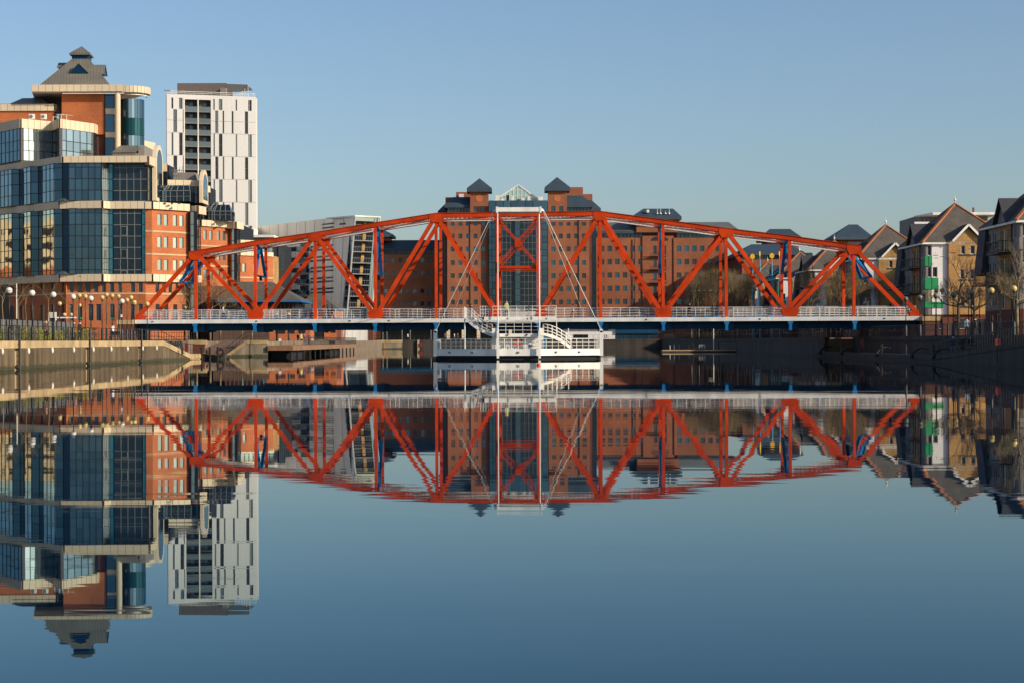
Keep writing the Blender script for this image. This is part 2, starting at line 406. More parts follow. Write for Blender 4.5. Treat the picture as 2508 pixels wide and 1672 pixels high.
# ================================================================== WATER
def water_material():
    m = bpy.data.materials.new('water'); m.use_nodes = True
    n = m.node_tree.nodes; l = m.node_tree.links; n.remove(n['Principled BSDF'])
    p = n.new('ShaderNodeBsdfDiffuse'); p.inputs['Color'].default_value = (.001, .010, .026, 1)
    gl = n.new('ShaderNodeBsdfGlossy'); gl.inputs['Color'].default_value = (1, 1, 1, 1); gl.inputs['Roughness'].default_value = .01
    fr = n.new('ShaderNodeFresnel'); fr.inputs['IOR'].default_value = 1.265
    tm = n.new('ShaderNodeMix'); tm.data_type = 'RGBA'; tr_ = n.new('ShaderNodeMapRange'); tr_.inputs[1].default_value = .2; tr_.inputs[2].default_value = .75
    l.new(fr.outputs[0], tr_.inputs[0]); l.new(tr_.outputs[0], tm.inputs[0]); tm.inputs[6].default_value = (.62, .93, 1, 1); tm.inputs[7].default_value = (1, .985, .96, 1); l.new(tm.outputs[2], gl.inputs['Color'])
    mx = n.new('ShaderNodeMixShader'); l.new(fr.outputs[0], mx.inputs[0]); l.new(p.outputs[0], mx.inputs[1]); l.new(gl.outputs[0], mx.inputs[2])
    l.new(mx.outputs[0], n['Material Output'].inputs['Surface'])
    geo = n.new('ShaderNodeNewGeometry'); hs = []
    for (sx, sy, sc, det, w) in ((.16, 1.0, .62, 2.0, WAVE[0]), (.14, 1.0, 2.6, 2.0, WAVE[1]), (.5, 1.0, .13, 1.0, WAVE[2])):
        mp = n.new('ShaderNodeMapping'); mp.inputs['Scale'].default_value = (sx, sy, 1); mp.inputs['Rotation'].default_value = (0, 0, .06)
        no = n.new('ShaderNodeTexNoise'); no.inputs['Scale'].default_value = sc; no.inputs['Detail'].default_value = det
        l.new(geo.outputs['Position'], mp.inputs[0]); l.new(mp.outputs[0], no.inputs['Vector'])
        mu = n.new('ShaderNodeMath'); mu.operation = 'MULTIPLY'; mu.inputs[1].default_value = w; l.new(no.outputs[0], mu.inputs[0]); hs.append(mu)
    a = n.new('ShaderNodeMath'); l.new(hs[0].outputs[0], a.inputs[0]); l.new(hs[1].outputs[0], a.inputs[1])
    b = n.new('ShaderNodeMath'); l.new(a.outputs[0], b.inputs[0]); l.new(hs[2].outputs[0], b.inputs[1])
    pn = n.new('ShaderNodeTexNoise'); pn.inputs['Scale'].default_value = .05; pn.inputs['Detail'].default_value = 2; pm = n.new('ShaderNodeMapping'); pm.inputs['Scale'].default_value = (.5, 1.4, 1)
    l.new(geo.outputs['Position'], pm.inputs[0]); l.new(pm.outputs[0], pn.inputs['Vector']); pr = n.new('ShaderNodeMapRange'); pr.inputs[1].default_value = .35; pr.inputs[2].default_value = .65; pr.inputs[3].default_value = .35; pr.inputs[4].default_value = 1.25
    l.new(pn.outputs[0], pr.inputs[0])
    bp = n.new('ShaderNodeBump'); l.new(pr.outputs[0], bp.inputs['Strength']); bp.inputs['Distance'].default_value = 1.0
    l.new(b.outputs[0], bp.inputs['Height']); [l.new(bp.outputs[0], q.inputs['Normal']) for q in (p, gl, fr)]
    return m
WAVE = (.0021, .00045, .009)
M['water'] = water_material()
b = MB(); b.face([(-60, -14, 0), (60, -14, 0), (60, 445, 0), (-60, 445, 0)]); struct('water', b, 'water')

# ================================================================== GROUND
G = 2.0
def slab(x0, x1, y0, y1, z1=G, name='ground', m='dirt'):
    b = MB(); b.box(x0, x1, y0, y1, -1.6, z1); return struct(name, b, m)
slab(-3000, 3000, 430, 6000)
slab(-34.0, -33.5, 229.4, 242.2)
slab(-34.0, -31.45, 242.2, 256)
slab(-3000, -31.45, 256, 430)
slab(-3000, -41.5, 178.7, 256)
slab(-3000, -35.4, -12, 178.7)
slab(36.4, 3000, 205, 430)
slab(39.6, 3000, 116, 205)
slab(35.4, 3000, -12, 116)
slab(-3000, 3000, -1500, -12)

# ================================================================== LEFT QUAY WALL
def coping_run(parent, pts, out, w, h, step=2.2, m='coping'):
    """coping stones along a 3D polyline (top outer edge); out = outward normal"""
    o = Vector(out)
    for a, c in zip(pts[:-1], pts[1:]):
        a = Vector(a); c = Vector(c); L = (c - a).length; n = max(1, round(L / step)); d = (c - a) / n
        b = MB(); g = d.normalized() * .02; dn = Vector((0, 0, -h))
        p0, p1 = g, d - g
        b.hexa([p0 + dn, p1 + dn, p1 - o * w + dn, p0 - o * w + dn, p0, p1, p1 - o * w, p0 - o * w]) if (d.cross(o)).z > 0 else \
            b.hexa([p1 + dn, p0 + dn, p0 - o * w + dn, p1 - o * w + dn, p1, p0, p0 - o * w, p1 - o * w])
        me = mesh('coping_stone', b, m)
        for i in range(n): put('coping_stone', me, parent, a + d * i, rot=(U(-.003, .003), U(-.003, .003), U(-.002, .002)))
lw = thing('quay_wall', 'sunlit stained concrete quay wall on the left with a pale coping and bulkhead lights', 'quay wall', (-35, 140, 0))
LAD = [y for y in (63, 84, 105, 126, 147, 167.5)]
prev = -12.0
for y in LAD + [178.7]:
    e = y - .75 if y != 178.7 else y
    if e > prev:
        b = MB(); b.box(-35.4, -35.0, prev, e, -1.4, 1.50); build('wall_panel', b, 'quay', lw)
        for zc in [.06 + .16 * k_ for k_ in range(9)]:   # shallow horizontal ribs of the piling
            b = MB(); b.box(-35.0, -34.95, prev + .3, e - .3, zc, zc + .07); build('rib', b, 'quay', lw)
    if y != 178.7:
        b = MB(); b.box(-35.6, -35.3, y - .75, y + .75, -1.4, 1.50); build('ladder_recess', b, 'coping', lw)
    prev = y + .75
b = MB()   # the ramped end of the wall
b.xprism([(0, 0)] * 0 or [(-35.4, -1.4), (-35.0, -1.4), (-35.0, 1.5), (-35.4, 1.5)], 178.7, 178.71)
F = Face((-35.0, 178.7), (-35.0, 200.0))
b.hexa([(-35, 178.7, -1.4), (-35, 193.6, -1.4), (-41.5, 193.6, -1.4), (-41.5, 178.7, -1.4), (-35, 178.7, 1.5), (-35, 193.6, .05), (-41.5, 193.6, .05), (-41.5, 178.7, 1.5)])
build('ramp_body', b, 'quay', lw)
b = MB(); b.hexa([(-35.5, 178.7, 1.4), (-35.5, 193.6, .0), (-41.4, 193.6, .0), (-41.4, 178.7, 1.4), (-35.5, 178.7, 1.95), (-35.5, 193.6, .5), (-41.4, 193.6, .5), (-41.4, 178.7, 1.95)])
struct('path', b, 'pave')
b = MB(); b.box(-41.4, -35.03, 193.6, 200, -1.4, .45); build('landing', b, 'coping', lw)
coping_run(lw, [(-34.93, -12, 2.03), (-34.93, 178.7, 2.03), (-34.93, 193.6, .60), (-34.93, 200, .60)], (1, 0, 0), .55, .5)
for i in range(10):
    y = 115.4 + 6.62 * i
    b = MB(); b.sphere((-34.93, y, 1.32), .11, 8, 6, sz=1.9); b.box(-35.0, -34.9, y - .14, y + .14, 1.48, 1.56)
    build('bulkhead_light', b, 'globe', lw)
for i, y in enumerate(LAD[2:]):
    k = thing('quay_ladder', ['black iron ladder post on the left quay wall outside the left edge', 'black iron ladder post on the left quay wall, nearest the left edge of the photo', 'black iron ladder post on the left quay wall, second from the left edge',
                        'black iron ladder post on the left quay wall, nearest the sloping end of the wall'][i], 'ladder', (-34.9, y, 0), 'ladders down the left quay wall')
    b = MB(); b.tube((-34.85, y, -1), (-34.85, y, 3.1), .09, n=6); build('stile', b, 'steel', k)
    b = MB(); b.tube((-35.15, y - .45, 1.9), (-35.15, y - .45, 3.1), .04); b.tube((-34.85, y, 3.08), (-35.15, y - .45, 3.1), .04)
    b.tube((-35.15, y - .45, 3.1), (-35.5, y - .45, 2.9), .04); build('hoop', b, 'steel', k)
    for z in (.2, .6, 1.0, 1.4, 1.8): b = MB(); b.tube((-34.88, y, z), (-34.98, y - .42, z), .02); build('rung', b, 'steel', k)
    b = MB(); b.sphere((-34.96, y - .25, .2), .17, 7, 5, sz=1.1); build('fender_block', b, 'tyre', k)

# slipway behind the bridge's left foot
sl = thing('slipway', 'brown paved slipway rising from the water behind the left end of the bridge', 'slipway', (-38, 235, 0))
b = MB(); b.face([(-41.4, 232, .45), (-36.9, 229.1, .15), (-34.1, 230.5, 2.0)]); b.face([(-41.4, 232, .45), (-34.1, 230.5, 2.0), (-41.4, 256, 2.12)])
b.face([(-34.1, 230.5, 2.0), (-34.0, 256, 2.12), (-41.4, 256, 2.12)]); build('paving', b, 'pave', sl)
b = MB(); b.xprism([(-41.5, -1.4), (-33.6, -1.4), (-31.45, -1.4), (-31.45, 1.62), (-34.3, 1.62), (-36.8, -.1), (-41.5, -.1)], 229.0, 229.35); build('front_wall', b, 'concrete', sl)
b = MB(); b.hexa([(-31.5, 229.35, -1.4), (-31.5, 242, -1.4), (-33.5, 242, -1.4), (-33.5, 229.35, -1.4), (-31.5, 229.35, 1.9), (-31.5, 242, 1.9), (-33.5, 242, 1.9), (-33.5, 229.35, 1.9)]); build('side_wall', b, 'concrete', sl)
coping_run(sl, [(-37.0, 228.93, .12), (-34.2, 228.93, 2.05), (-31.4, 228.93, 2.05)], (0, -1, 0), .5, .45)
rw = thing('retaining_wall', 'low purple brown retaining wall with a cream cap beside the slipway', 'wall', (-44, 236, .3))
b = MB(); b.box(-41.48, -40.0, 231.5, 231.9, -.5, 1.62); build('wall', b, 'brickdk', rw)
coping_run(rw, [(-45, 231.4, 2.1), (-39.7, 231.4, 2.1)], (0, -1, 0), .6, .5)
# timber fender pontoon in the slip
fp = thing('fender_pontoon', 'dark timber fender stage in the water at the foot of the slipway', 'fender', (-34, 203, 0))
b = MB(); b.box(-35.2, -34.0, 201, 205, -.6, .35); build('timber_block', b, 'c_black', fp)
b = MB(); b.box(-33.95, -32.5, 201.3, 205, -.6, .42); build('timber_block', b, 'quaydk', fp)
for x in (-35.0, -34.1, -33.2): b = MB(); b.tube((x, 200.8, -.5), (x, 200.8, 1.35), .12, n=8); build('timber_pile', b, 'c_black', fp)
def tyre(x, y, z, r, lab, ax='Y', k=.5):
    b = MB(); N = 18
    for i in range(N):
        a0, a1 = 2 * pi * i / N, 2 * pi * (i + 1) / N; rm = r * .72
        P = lambda a: (x + rm * cos(a), y, z + rm * sin(a))
        b.tube(P(a0), P(a1), r * .3, n=6, cap=False)
    t = thing('dock_fender', lab, 'fender', (x, y, z - r)); build('tyre', b, 'tyre', t, True); return t
tyre(-32.9, 200.95, .75, .5, 'black tyre fender standing on the timber stage by the slipway')
for i, (x, y, ln) in enumerate(((-34.75, 186, .62), (-34.4, 199.3, .45))):
    b = MB()
    for q in range(7):
        a0, a1 = .2 + q * .25, .2 + (q + 1) * .25
        b.tube((x + .2, y + ln * cos(a0), .55 + ln * sin(a0)), (x + .2, y + ln * cos(a1), .55 + ln * sin(a1)), .13 - .012 * q, .13 - .012 * (q + 1), 8)
    tag(build('fender_horn', b, 'tyre', None, True), ['curved black fender horn at the sloping end of the left quay wall', 'curved black fender horn beside the timber stage of the slipway'][i], 'fender', 'curved fender horns on the quays')

# ================================================================== RIGHT QUAY
rq = thing('quay_wall', 'dark shaded quay wall on the right with a low ledge and rising ramp', 'quay wall', (37, 160, 0))
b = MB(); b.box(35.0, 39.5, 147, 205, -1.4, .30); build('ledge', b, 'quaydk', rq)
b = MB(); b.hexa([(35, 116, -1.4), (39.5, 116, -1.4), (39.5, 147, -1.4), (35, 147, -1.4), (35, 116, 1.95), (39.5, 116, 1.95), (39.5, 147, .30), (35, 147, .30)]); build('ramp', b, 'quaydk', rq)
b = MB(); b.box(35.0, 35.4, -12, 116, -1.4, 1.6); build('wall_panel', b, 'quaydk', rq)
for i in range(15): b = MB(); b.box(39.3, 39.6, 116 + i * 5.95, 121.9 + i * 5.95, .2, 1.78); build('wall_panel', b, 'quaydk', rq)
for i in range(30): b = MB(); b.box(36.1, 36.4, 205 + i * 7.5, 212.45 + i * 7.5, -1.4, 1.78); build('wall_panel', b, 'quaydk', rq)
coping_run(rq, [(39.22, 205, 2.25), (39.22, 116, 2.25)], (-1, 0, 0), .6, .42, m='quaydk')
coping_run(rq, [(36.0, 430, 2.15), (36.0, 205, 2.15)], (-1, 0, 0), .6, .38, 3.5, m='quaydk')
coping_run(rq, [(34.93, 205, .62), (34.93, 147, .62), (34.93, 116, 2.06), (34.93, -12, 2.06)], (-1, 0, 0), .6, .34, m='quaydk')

# ================================================================== THE BRIDGE
BA = Vector((-43.16, 205.0)); BU = Vector((.99358, -.1133)); PAN = 6.97
T = [i * PAN for i in range(7)] + [6 * PAN + 4.62 + i * PAN for i in range(7)]
BL = T[13]
TW = 7.25
def bp(t, off, z): q = BA + BU * t; return Vector((q.x + .03 * off, q.y + off, z))
DZ = 4.42; TOP = {1: 12.05, 2: 13.12, 3: 14.02, 4: 15.05, 5: 16.05, 6: 16.05}
for i in range(7, 13): TOP[i] = TOP[13 - i]
br = thing('truss_bridge', 'red steel truss bridge with a white edge beam spanning the dock basin', 'bridge', (bp(BL / 2, 3.6, 3.0)))
AX = Vector((BU.x, BU.y, 0))
def member(name, a, c, w, dpt, m='red', rib=True):
    """riveted channel: a web plate with two flanges"""
    b = MB(); a = Vector(a); c = Vector(c); d = (c - a).normalized()
    side = Vector((0, 1, 0)); up = d.cross(side).normalized()
    b.beam(a - side * (dpt / 2 - .02), c - side * (dpt / 2 - .02), .04, w, up)      # near web, width in plane
    b.beam(a + side * (dpt / 2 - .02), c + side * (dpt / 2 - .02), .04, w, up)
    b.beam(a + up * (w / 2 - .02), c + up * (w / 2 - .02), dpt - .085, .03, up)
    b.beam(a - up * (w / 2 - .02), c - up * (w / 2 - .02), dpt - .085, .03, up)
    return build(name, b, m, br)
for side, off in (('near', 0.0), ('far', TW)):
    # top chord: cover plate, web, box
    for i in range(1, 12):
        a, c = bp(T[i], off, TOP[i]), bp(T[i + 1], off, TOP[i + 1]); d = (c - a).normalized()
        if i == 1: a = a - d * .75
        if i == 11: c = c + d * .75
        b = MB(); b.beam(a, c, .46, .46); b.beam(a + Vector((0, 0, .25)), c + Vector((0, 0, .25)), .62, .035, mi=0)
        b.beam(a + Vector((0, 0, .275)), c + Vector((0, 0, .275)), .60, .012, mi=1)
        build('top_chord', b, ['red', 'rust'], br)
    # diagonals
    for i in range(0, 13):
        if i == 6: continue
        lo = (i % 2 == 0) == (i < 6) if i != 6 else None
        if i < 6: za_, zb_ = (DZ + .25, TOP[i + 1]) if i % 2 == 0 else (TOP[i], DZ + .25)
        else: za_, zb_ = (DZ + .25, TOP[i + 1]) if i % 2 == 1 else (TOP[i], DZ + .25)
        member('diagonal', bp(T[i], off, za_), bp(T[i + 1], off, zb_), .44, .40)
    for i in range(1, 13):
        member('vertical', bp(T[i], off, DZ), bp(T[i], off, TOP[i] - .2), .33, .34)
    for i in range(0, 14):   # gussets
        top_node = i in (1, 3, 5, 8, 10, 12)
        b = MB(); z = TOP[i] if top_node else DZ
        q = bp(T[i], off, 0)
        for s in (-1, 1):
            yo = s * .235
            P = lambda du, zz: (q.x + BU.x * du, q.y + BU.y * du + yo, zz)
            if top_node:
                dz = .13 * (0 if i in (5, 8) else 1) * (1 if i < 7 else -1)
                ol = [(-.8, z + .2 - dz), (.8, z + .2 + dz), (.8, z - .35 + dz), (.5, z - .8), (-.5, z - .8), (-.8, z - .35 - dz)]
            elif i in (0, 13):
                ol = [(-.5, z), (.9, z), (1.1, z + .5), (.2, z + .6)] if i == 0 else [(-.9, z), (.5, z), (-.2, z + .6), (-1.1, z + .5)]
            elif i == 6: ol = [(-.72, z), (.25, z), (.25, z + .9), (-.3, z + 1.0), (-1.0, z + .75)]
            elif i == 7: ol = [(-.25, z), (.72, z), (1.0, z + .75), (.3, z + 1.0), (-.25, z + .9)]
            else: ol = [(-.72, z), (.72, z), (1.0, z + .75), (.3, z + 1.05), (-.3, z + 1.05), (-1.0, z + .75)]
            f0 = [P(du, zz) for du, zz in ol]; f1 = [(p[0], p[1] + .03 * s, p[2]) for p in f0]
            b.face(f0); b.face(f1[::-1])
            for k in range(len(ol)): k2 = (k + 1) % len(ol); b.face([f0[k], f0[k2], f1[k2], f1[k]])
        build('gusset_plate', b, 'red', br)
# far chord inner lacing (pale, catches the sun between the chords)
for i in range(1, 12):
    a0, c0 = bp(T[i], 0, TOP[i]), bp(T[i + 1], 0, TOP[i + 1])
    n = 14 if i != 6 else 9
    for off, up in ((.62, -.34), (TW - .45, -.02)):
        a = a0 + Vector((0, off, up)); c = c0 + Vector((0, off, up)); e = (c - a) / n
        b = MB(); dz = Vector((0, 0, .30))
        s0, s1 = a + e * .9, c - e * .9
        b.beam(s0 - dz / 2, s1 - dz / 2, .08, .12); b.beam(s0 + dz / 2, s1 + dz / 2, .06, .07)
        k = (n - 2) * 1
        for j in range(1, n - 1):
            b.beam(a + e * j - dz / 2, a + e * (j + .5) + dz / 2, .04, .07); b.beam(a + e * (j + .5) + dz / 2, a + e * (j + 1) - dz / 2, .04, .07)
        build('lacing', b, 'cream', br)
# portal and top cross members with lacing between the two trusses
for i in range(1, 13):
    z = TOP[i] - .1
    for dt in (-.16, .16):
        b = MB(); b.beam(bp(T[i] + dt, .25, z), bp(T[i] + dt, TW - .25, z), .08, .2); build('cross_strut', b, 'red', br)
    b = MB()
    for j in range(9):
        y0 = .4 + j * .72; s = .14 if j % 2 else -.14
        b.beam(bp(T[i] - s, y0, z + .1), bp(T[i] + s, y0 + .72, z + .1), .05, .03)
    build('strut_lacing', b, 'red', br)
for i in range(1, 12):    # plan bracing
    b = MB(); z0, z1 = TOP[i] - .05, TOP[i + 1] - .05
    b.beam(bp(T[i], .3, z0), bp(T[i + 1], TW - .3, z1), .12, .1); b.beam(bp(T[i], TW - .3, z0 - .12), bp(T[i + 1], .3, z1 - .12), .12, .1)
    build('plan_bracing', b, 'red', br)
# blue sway frames hung between the trusses
for i in (2, 4, 9, 11):
    ap = bp(T[i], TW * .42, TOP[i] - .25); zl = 9.45
    b = MB(); l_ = bp(T[i], .35, zl); r_ = bp(T[i], TW - .35, zl); m_ = (l_ + r_) / 2
    b.beam(ap + Vector((0, -.5, 0)), l_ + Vector((0, .1, .1)), .34, .14); b.beam(ap + Vector((0, .5, 0)), r_ + Vector((0, -.1, .1)), .34, .14)
    b.beam(ap + Vector((0, -1.2, .0)), ap + Vector((0, 1.2, 0)), .4, .3)
    build('sway_frame', b, 'blue', br)
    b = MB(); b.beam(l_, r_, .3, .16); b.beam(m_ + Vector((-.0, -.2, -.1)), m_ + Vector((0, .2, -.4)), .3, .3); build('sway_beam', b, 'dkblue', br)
for i, s in ((1, -1), (12, 1)):
    tx = T[i] + s * 1.9; t0 = T[i] + s * .25
    for (o0, o1) in ((.5, 1.6), (TW - .5, TW - 1.6)):
        b = MB(); b.beam(bp(T[i] + s * .4, TW / 2, 11.4), bp(tx, o0, 8.9), .35, .16); b.beam(bp(t0, o0, 11.6), bp(tx, o0, 8.9), .3, .14); build('sway_frame', b, 'blue', br)
    b = MB(); b.beam(bp(tx, .4, 8.8), bp(tx, TW - .4, 8.8), .35, .2); b.beam(bp(tx, 3.3, 8.7), bp(tx, 3.9, 8.4), .3, .3); build('sway_beam', b, 'blue', br)
# X bracing between the two centre posts
for off in (0.0, TW):
    p6, p7 = bp(T[6], off, 0), bp(T[7], off, 0); ml = (T[6] + T[7]) / 2; zc, zt, zb = 12.85, 15.7, 10.35
    for (ta, z1, tb, z2) in ((T[6], zt, T[7], zb), (T[7], zt, T[6], zb)):
        for s in (-.11, .11):
            a = bp(ta, off, z1 + s); c = bp(tb, off, z2 + s); b = MB(); b.beam(a, c, .2, .07); build('cross_brace', b, 'red', br)
    b = MB(); q = bp(ml, off - .14, 0)
    b.xprism([(q.x - .33, zc - .35), (q.x - .15, zc - .5), (q.x + .15, zc - .5), (q.x + .33, zc - .35), (q.x + .33, zc + .35), (q.x + .15, zc + .5), (q.x - .15, zc + .5), (q.x - .33, zc + .35)], q.y - .04, q.y + .3)
    build('centre_plate', b, 'red', br)
    b = MB(); b.beam(bp(T[6], off, 10.15), bp(T[7], off, 10.15), .3, .26); build('portal_beam', b, 'red', br)
    for tt, s in ((T[6], 1), (T[7], -1)):
        b = MB(); b.beam(bp(tt + s * .2, off - .21, 9.6), bp(tt + s * .2, off - .21, 10.8), .4, .05, up=AX); build('gusset_plate', b, 'red', br)
b = MB(); b.beam(bp((T[6] + T[7]) / 2 - .2, 3, 9.75), bp((T[6] + T[7]) / 2 + .2, 3, 9.75), .3, .4); build('lamp_box', b, 'alum', br)
for k in range(8):
    z0 = 9.95; y0 = .3 + k * .84
    b = MB(); b.beam(bp(T[6] + .1, y0, z0), bp(T[7] - .1, y0 + (.8 if k % 2 else -.0), z0), .06, .05); build('portal_lacing', b, 'red', br)
# deck, edge beams, girders
b = MB(); b.beam(bp(-.2, TW / 2, DZ - .12), bp(BL + .2, TW / 2, DZ - .12), TW + .6, .16); build('deck', b, 'deck', br)
for side, off in (('n', -.50), ('f', TW + .50)):
    n = 16
    for k in range(n):
        t0, t1 = -.2 + k * (BL + .4) / n, -.2 + (k + 1) * (BL + .4) / n - .015
        b = MB(); b.beam(bp(t0, off, DZ - .225), bp(t1, off, DZ - .225), .3, .45); build('edge_beam', b, 'white', br)
    for i in range(4, 6 * 14):
        pass
for off in (.85, TW - .85):
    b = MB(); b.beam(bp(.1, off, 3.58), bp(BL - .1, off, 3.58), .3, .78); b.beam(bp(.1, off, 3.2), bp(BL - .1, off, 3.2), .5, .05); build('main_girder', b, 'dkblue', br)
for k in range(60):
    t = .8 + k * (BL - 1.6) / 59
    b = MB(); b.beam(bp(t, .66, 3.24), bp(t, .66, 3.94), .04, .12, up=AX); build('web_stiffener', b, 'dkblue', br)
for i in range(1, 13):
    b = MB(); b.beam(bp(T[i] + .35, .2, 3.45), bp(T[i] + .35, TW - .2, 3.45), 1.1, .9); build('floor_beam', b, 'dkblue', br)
    for off, s in ((-.58, -1), (TW + .58, 1)):
        b = MB(); q = bp(T[i], off, 0)
        b.xprism([(q.x - .17, 2.95), (q.x + .17, 2.95), (q.x + .15, 3.5), (q.x + .34, 3.965), (q.x - .34, 3.965), (q.x - .15, 3.5)], q.y - .07, q.y + .5)
        build('bracket', b, 'blue', br)
b0 = MB(); b0.hexa([(-.42, -.12, 0), (.42, -.12, 0), (.42, .12, 0), (-.42, .12, 0), (-.3, -.1, .09), (.3, -.1, .09), (.3, .1, .09), (-.3, .1, .09)]); kerb = mesh('kerb_clip', b0, 'blue')
for off in (-.25, TW + .25):
    k = 0; t = .9
    while t < BL - .5:
        if min(abs(t - x) for x in T) > .8: put('kerb_clip', kerb, br, bp(t, off, DZ), atan2(BU.y, BU.x))
        t += 1.19
# railings on both footways
def rail_run(parent, pts, h=1.15, n_rails=4, step=1.05, m='white', r=.023, pr=.023, name='railing', zpost=None):
    """a railing of posts and rails along a 3D polyline"""
    b = MB()
    first = True; holder = None
    for k in range(n_rails):
        zz = h * (k + 1) / n_rails if n_rails > 1 else h
        b = MB()
        for a, c in zip(pts[:-1], pts[1:]): b.tube(Vector(a) + Vector((0, 0, zz)), Vector(c) + Vector((0, 0, zz)), r * (1.25 if k == n_rails - 1 else 1), n=6)
        if holder is None:
            holder = build(name, b, m, parent)
        else: build('rail', b, m, holder)
    pm = MB(); pm.tube((0, 0, 0), (0, 0, h), pr, n=6); pm.box(-.06, .06, -.06, .06, 0, .02); pme = mesh('post', pm, m)
    for a, c in zip(pts[:-1], pts[1:]):
        a = Vector(a); c = Vector(c); n = max(1, round((c - a).length / step))
        for i in range(n + (1 if c == Vector(pts[-1]) else 0)): put('post', pme, holder, a + (c - a) * i / n)
    return holder
rail_run(br, [bp(.2, .45, DZ - .03), bp(BL - .2, .45, DZ - .03)])
rail_run(br, [bp(.2, TW - .45, DZ - .03), bp(BL - .2, TW - .45, DZ - .03)])
rail_run(br, [bp(.5, 2.3, DZ - .03), bp(11.5, 1.2, DZ - .03), bp(16.5, .8, DZ - .03)], 1.05)
rail_run(br, [bp(.5, TW - 2.3, DZ - .03), bp(11.5, TW - 1.2, DZ - .03), bp(16.5, TW - .8, DZ - .03)], 1.05)
rail_run(br, [bp(BL - .5, 2.3, DZ - .03), bp(BL - 13, 1.3, DZ - .03), bp(BL - 20, .8, DZ - .03)], 1.05)
rail_run(br, [bp(BL - .5, TW - 2.3, DZ - .03), bp(BL - 13, TW - 1.3, DZ - .03), bp(BL - 20, TW - .8, DZ - .03)], 1.05)
for t in (2, 14.2, 25, 29.5, 58.5, 71, 84.5):
    b = MB(); q = bp(t, -.66, 4.2); b.sphere(q, .085, 8, 6); b.box(q.x - .12, q.x + .12, q.y - .02, q.y + .02, q.z - .07, q.z + .07); build('bulkhead_light', b, 'alum', br)
# abutments
for (nm, t, sx, lab) in (('l', -1.1, -1, 'brick bridge abutment with a cream stone cap under the left end of the bridge'), ('r', BL + 1.15, 1, 'brick bridge abutment with a cream stone cap under the right end of the bridge')):
    q = bp(t, 2.5, 0); ab = thing('abutment', lab, 'abutment', (q.x, q.y, 2.0), 'bridge abutments')
    b = MB(); b.box(q.x - 1.0, q.x + .8, q.y - 3.6, q.y + 6, -.5, 3.9); build('pier', b, 'brickdk', ab)
    for k in range(2): b = MB(); b.box(q.x - 1.1 + k * .98, q.x - .14 + k * .98, q.y - 3.7, q.y + 6, 3.902, 4.4); build('cap_stone', b, 'coping', ab)
# the cream planter benches on the deck by the centre
for i, (t0, t1) in enumerate(((42.6, 46.0), )):
    bn = thing('deck_bench', 'long cream curved bench on the bridge deck behind the visitor platform', 'bench', bp(44.3, 3.4, DZ))
    for k in range(3):
        a, c = bp(t0 + k * 1.12, 3.0, 0), bp(t0 + k * 1.12 + 1.1, 3.0, 0); fl = .14
        b = MB(); xl, xr = a.x - (fl if k == 0 else 0), c.x + (fl if k == 2 else 0)
        b.hexa([(a.x, a.y, DZ - .03), (c.x, c.y, DZ - .03), (c.x, c.y + .9, DZ - .03), (a.x, a.y + .9, DZ - .03), (xl, a.y - .15, DZ + .78), (xr, c.y - .15, DZ + .78), (xr, c.y + 1, DZ + .78), (xl, a.y + 1, DZ + .78)])
        build('bench_panel', b, 'cream', bn)
# abutment approach railing at the right
# ================================================================== THE FLOATING LANDING STAGE
PD = 186.0
pt = thing('landing_stage', 'white floating landing stage with stairs and a tall mast frame at mid bridge', 'floating stage', (.6, 190, 0))
xL, xm0, xm1, xR = xa(1064, 189.5), xa(1216, PD), xa(1322, PD), xa(1475, 189.5)
plan = [(xL, 189.6), (xm0, PD), (xm1, PD), (xR, 189.6), (xR, 207), (xL, 207)]
b = MB(); b.prism([(p[0] * .985 + .01, p[1] + .35) for p in plan], -.5, .40); build('hull', b, 'c_black', pt)
b = MB(); b.prism([(p[0], p[1] + .02) for p in plan], .95, 1.05); build('deck', b, 'deck', pt)
edges = list(zip(plan[:4], plan[1:4]))
for a, c in edges + [(plan[3], plan[4]), (plan[5], plan[0])]:
    F = Face(a, c); b = MB(); F.slab(b, .0, F.L, .38, 1.09, -.2, 0); build('rubbing_strake', b, 'white', pt)
for i, (a, c) in enumerate(edges):
    F = Face(a, c)
    for u in ((.25, .62) if i != 1 else (.5,)):
        q = F.P(F.L * u, .74, .05); b = MB(); b.sphere(q, .11, 8, 6); b.box(q.x - .14, q.x + .14, q.y + .0, q.y + .05, q.z - .09, q.z + .09); build('bulkhead_light', b, 'alum', pt)
    rail_run(pt, [F.P(.1, 1.07, -.15), F.P(F.L - .1, 1.07, -.15)], 1.05, 3, .62 if i == 0 else .75, pr=.035)
rail_run(pt, [(xR - .15, 189.8, 1.07), (xR - .15, 206, 1.07)], 1.05, 3, 1.5); rail_run(pt, [(xL + .15, 189.8, 1.07), (xL + .15, 206, 1.07)], 1.05, 3, 1.5)
for x, z1 in ((xL + .1, 3.15), (xR - .1, 3.12)):
    b = MB(); b.box(x - .2, x + .2, 189.45, 189.85, .32, z1 - .2); b.tube((x, 189.45, z1 - .2), (x, 189.85, z1 - .2), .2, n=12); build('end_post', b, 'white', pt)
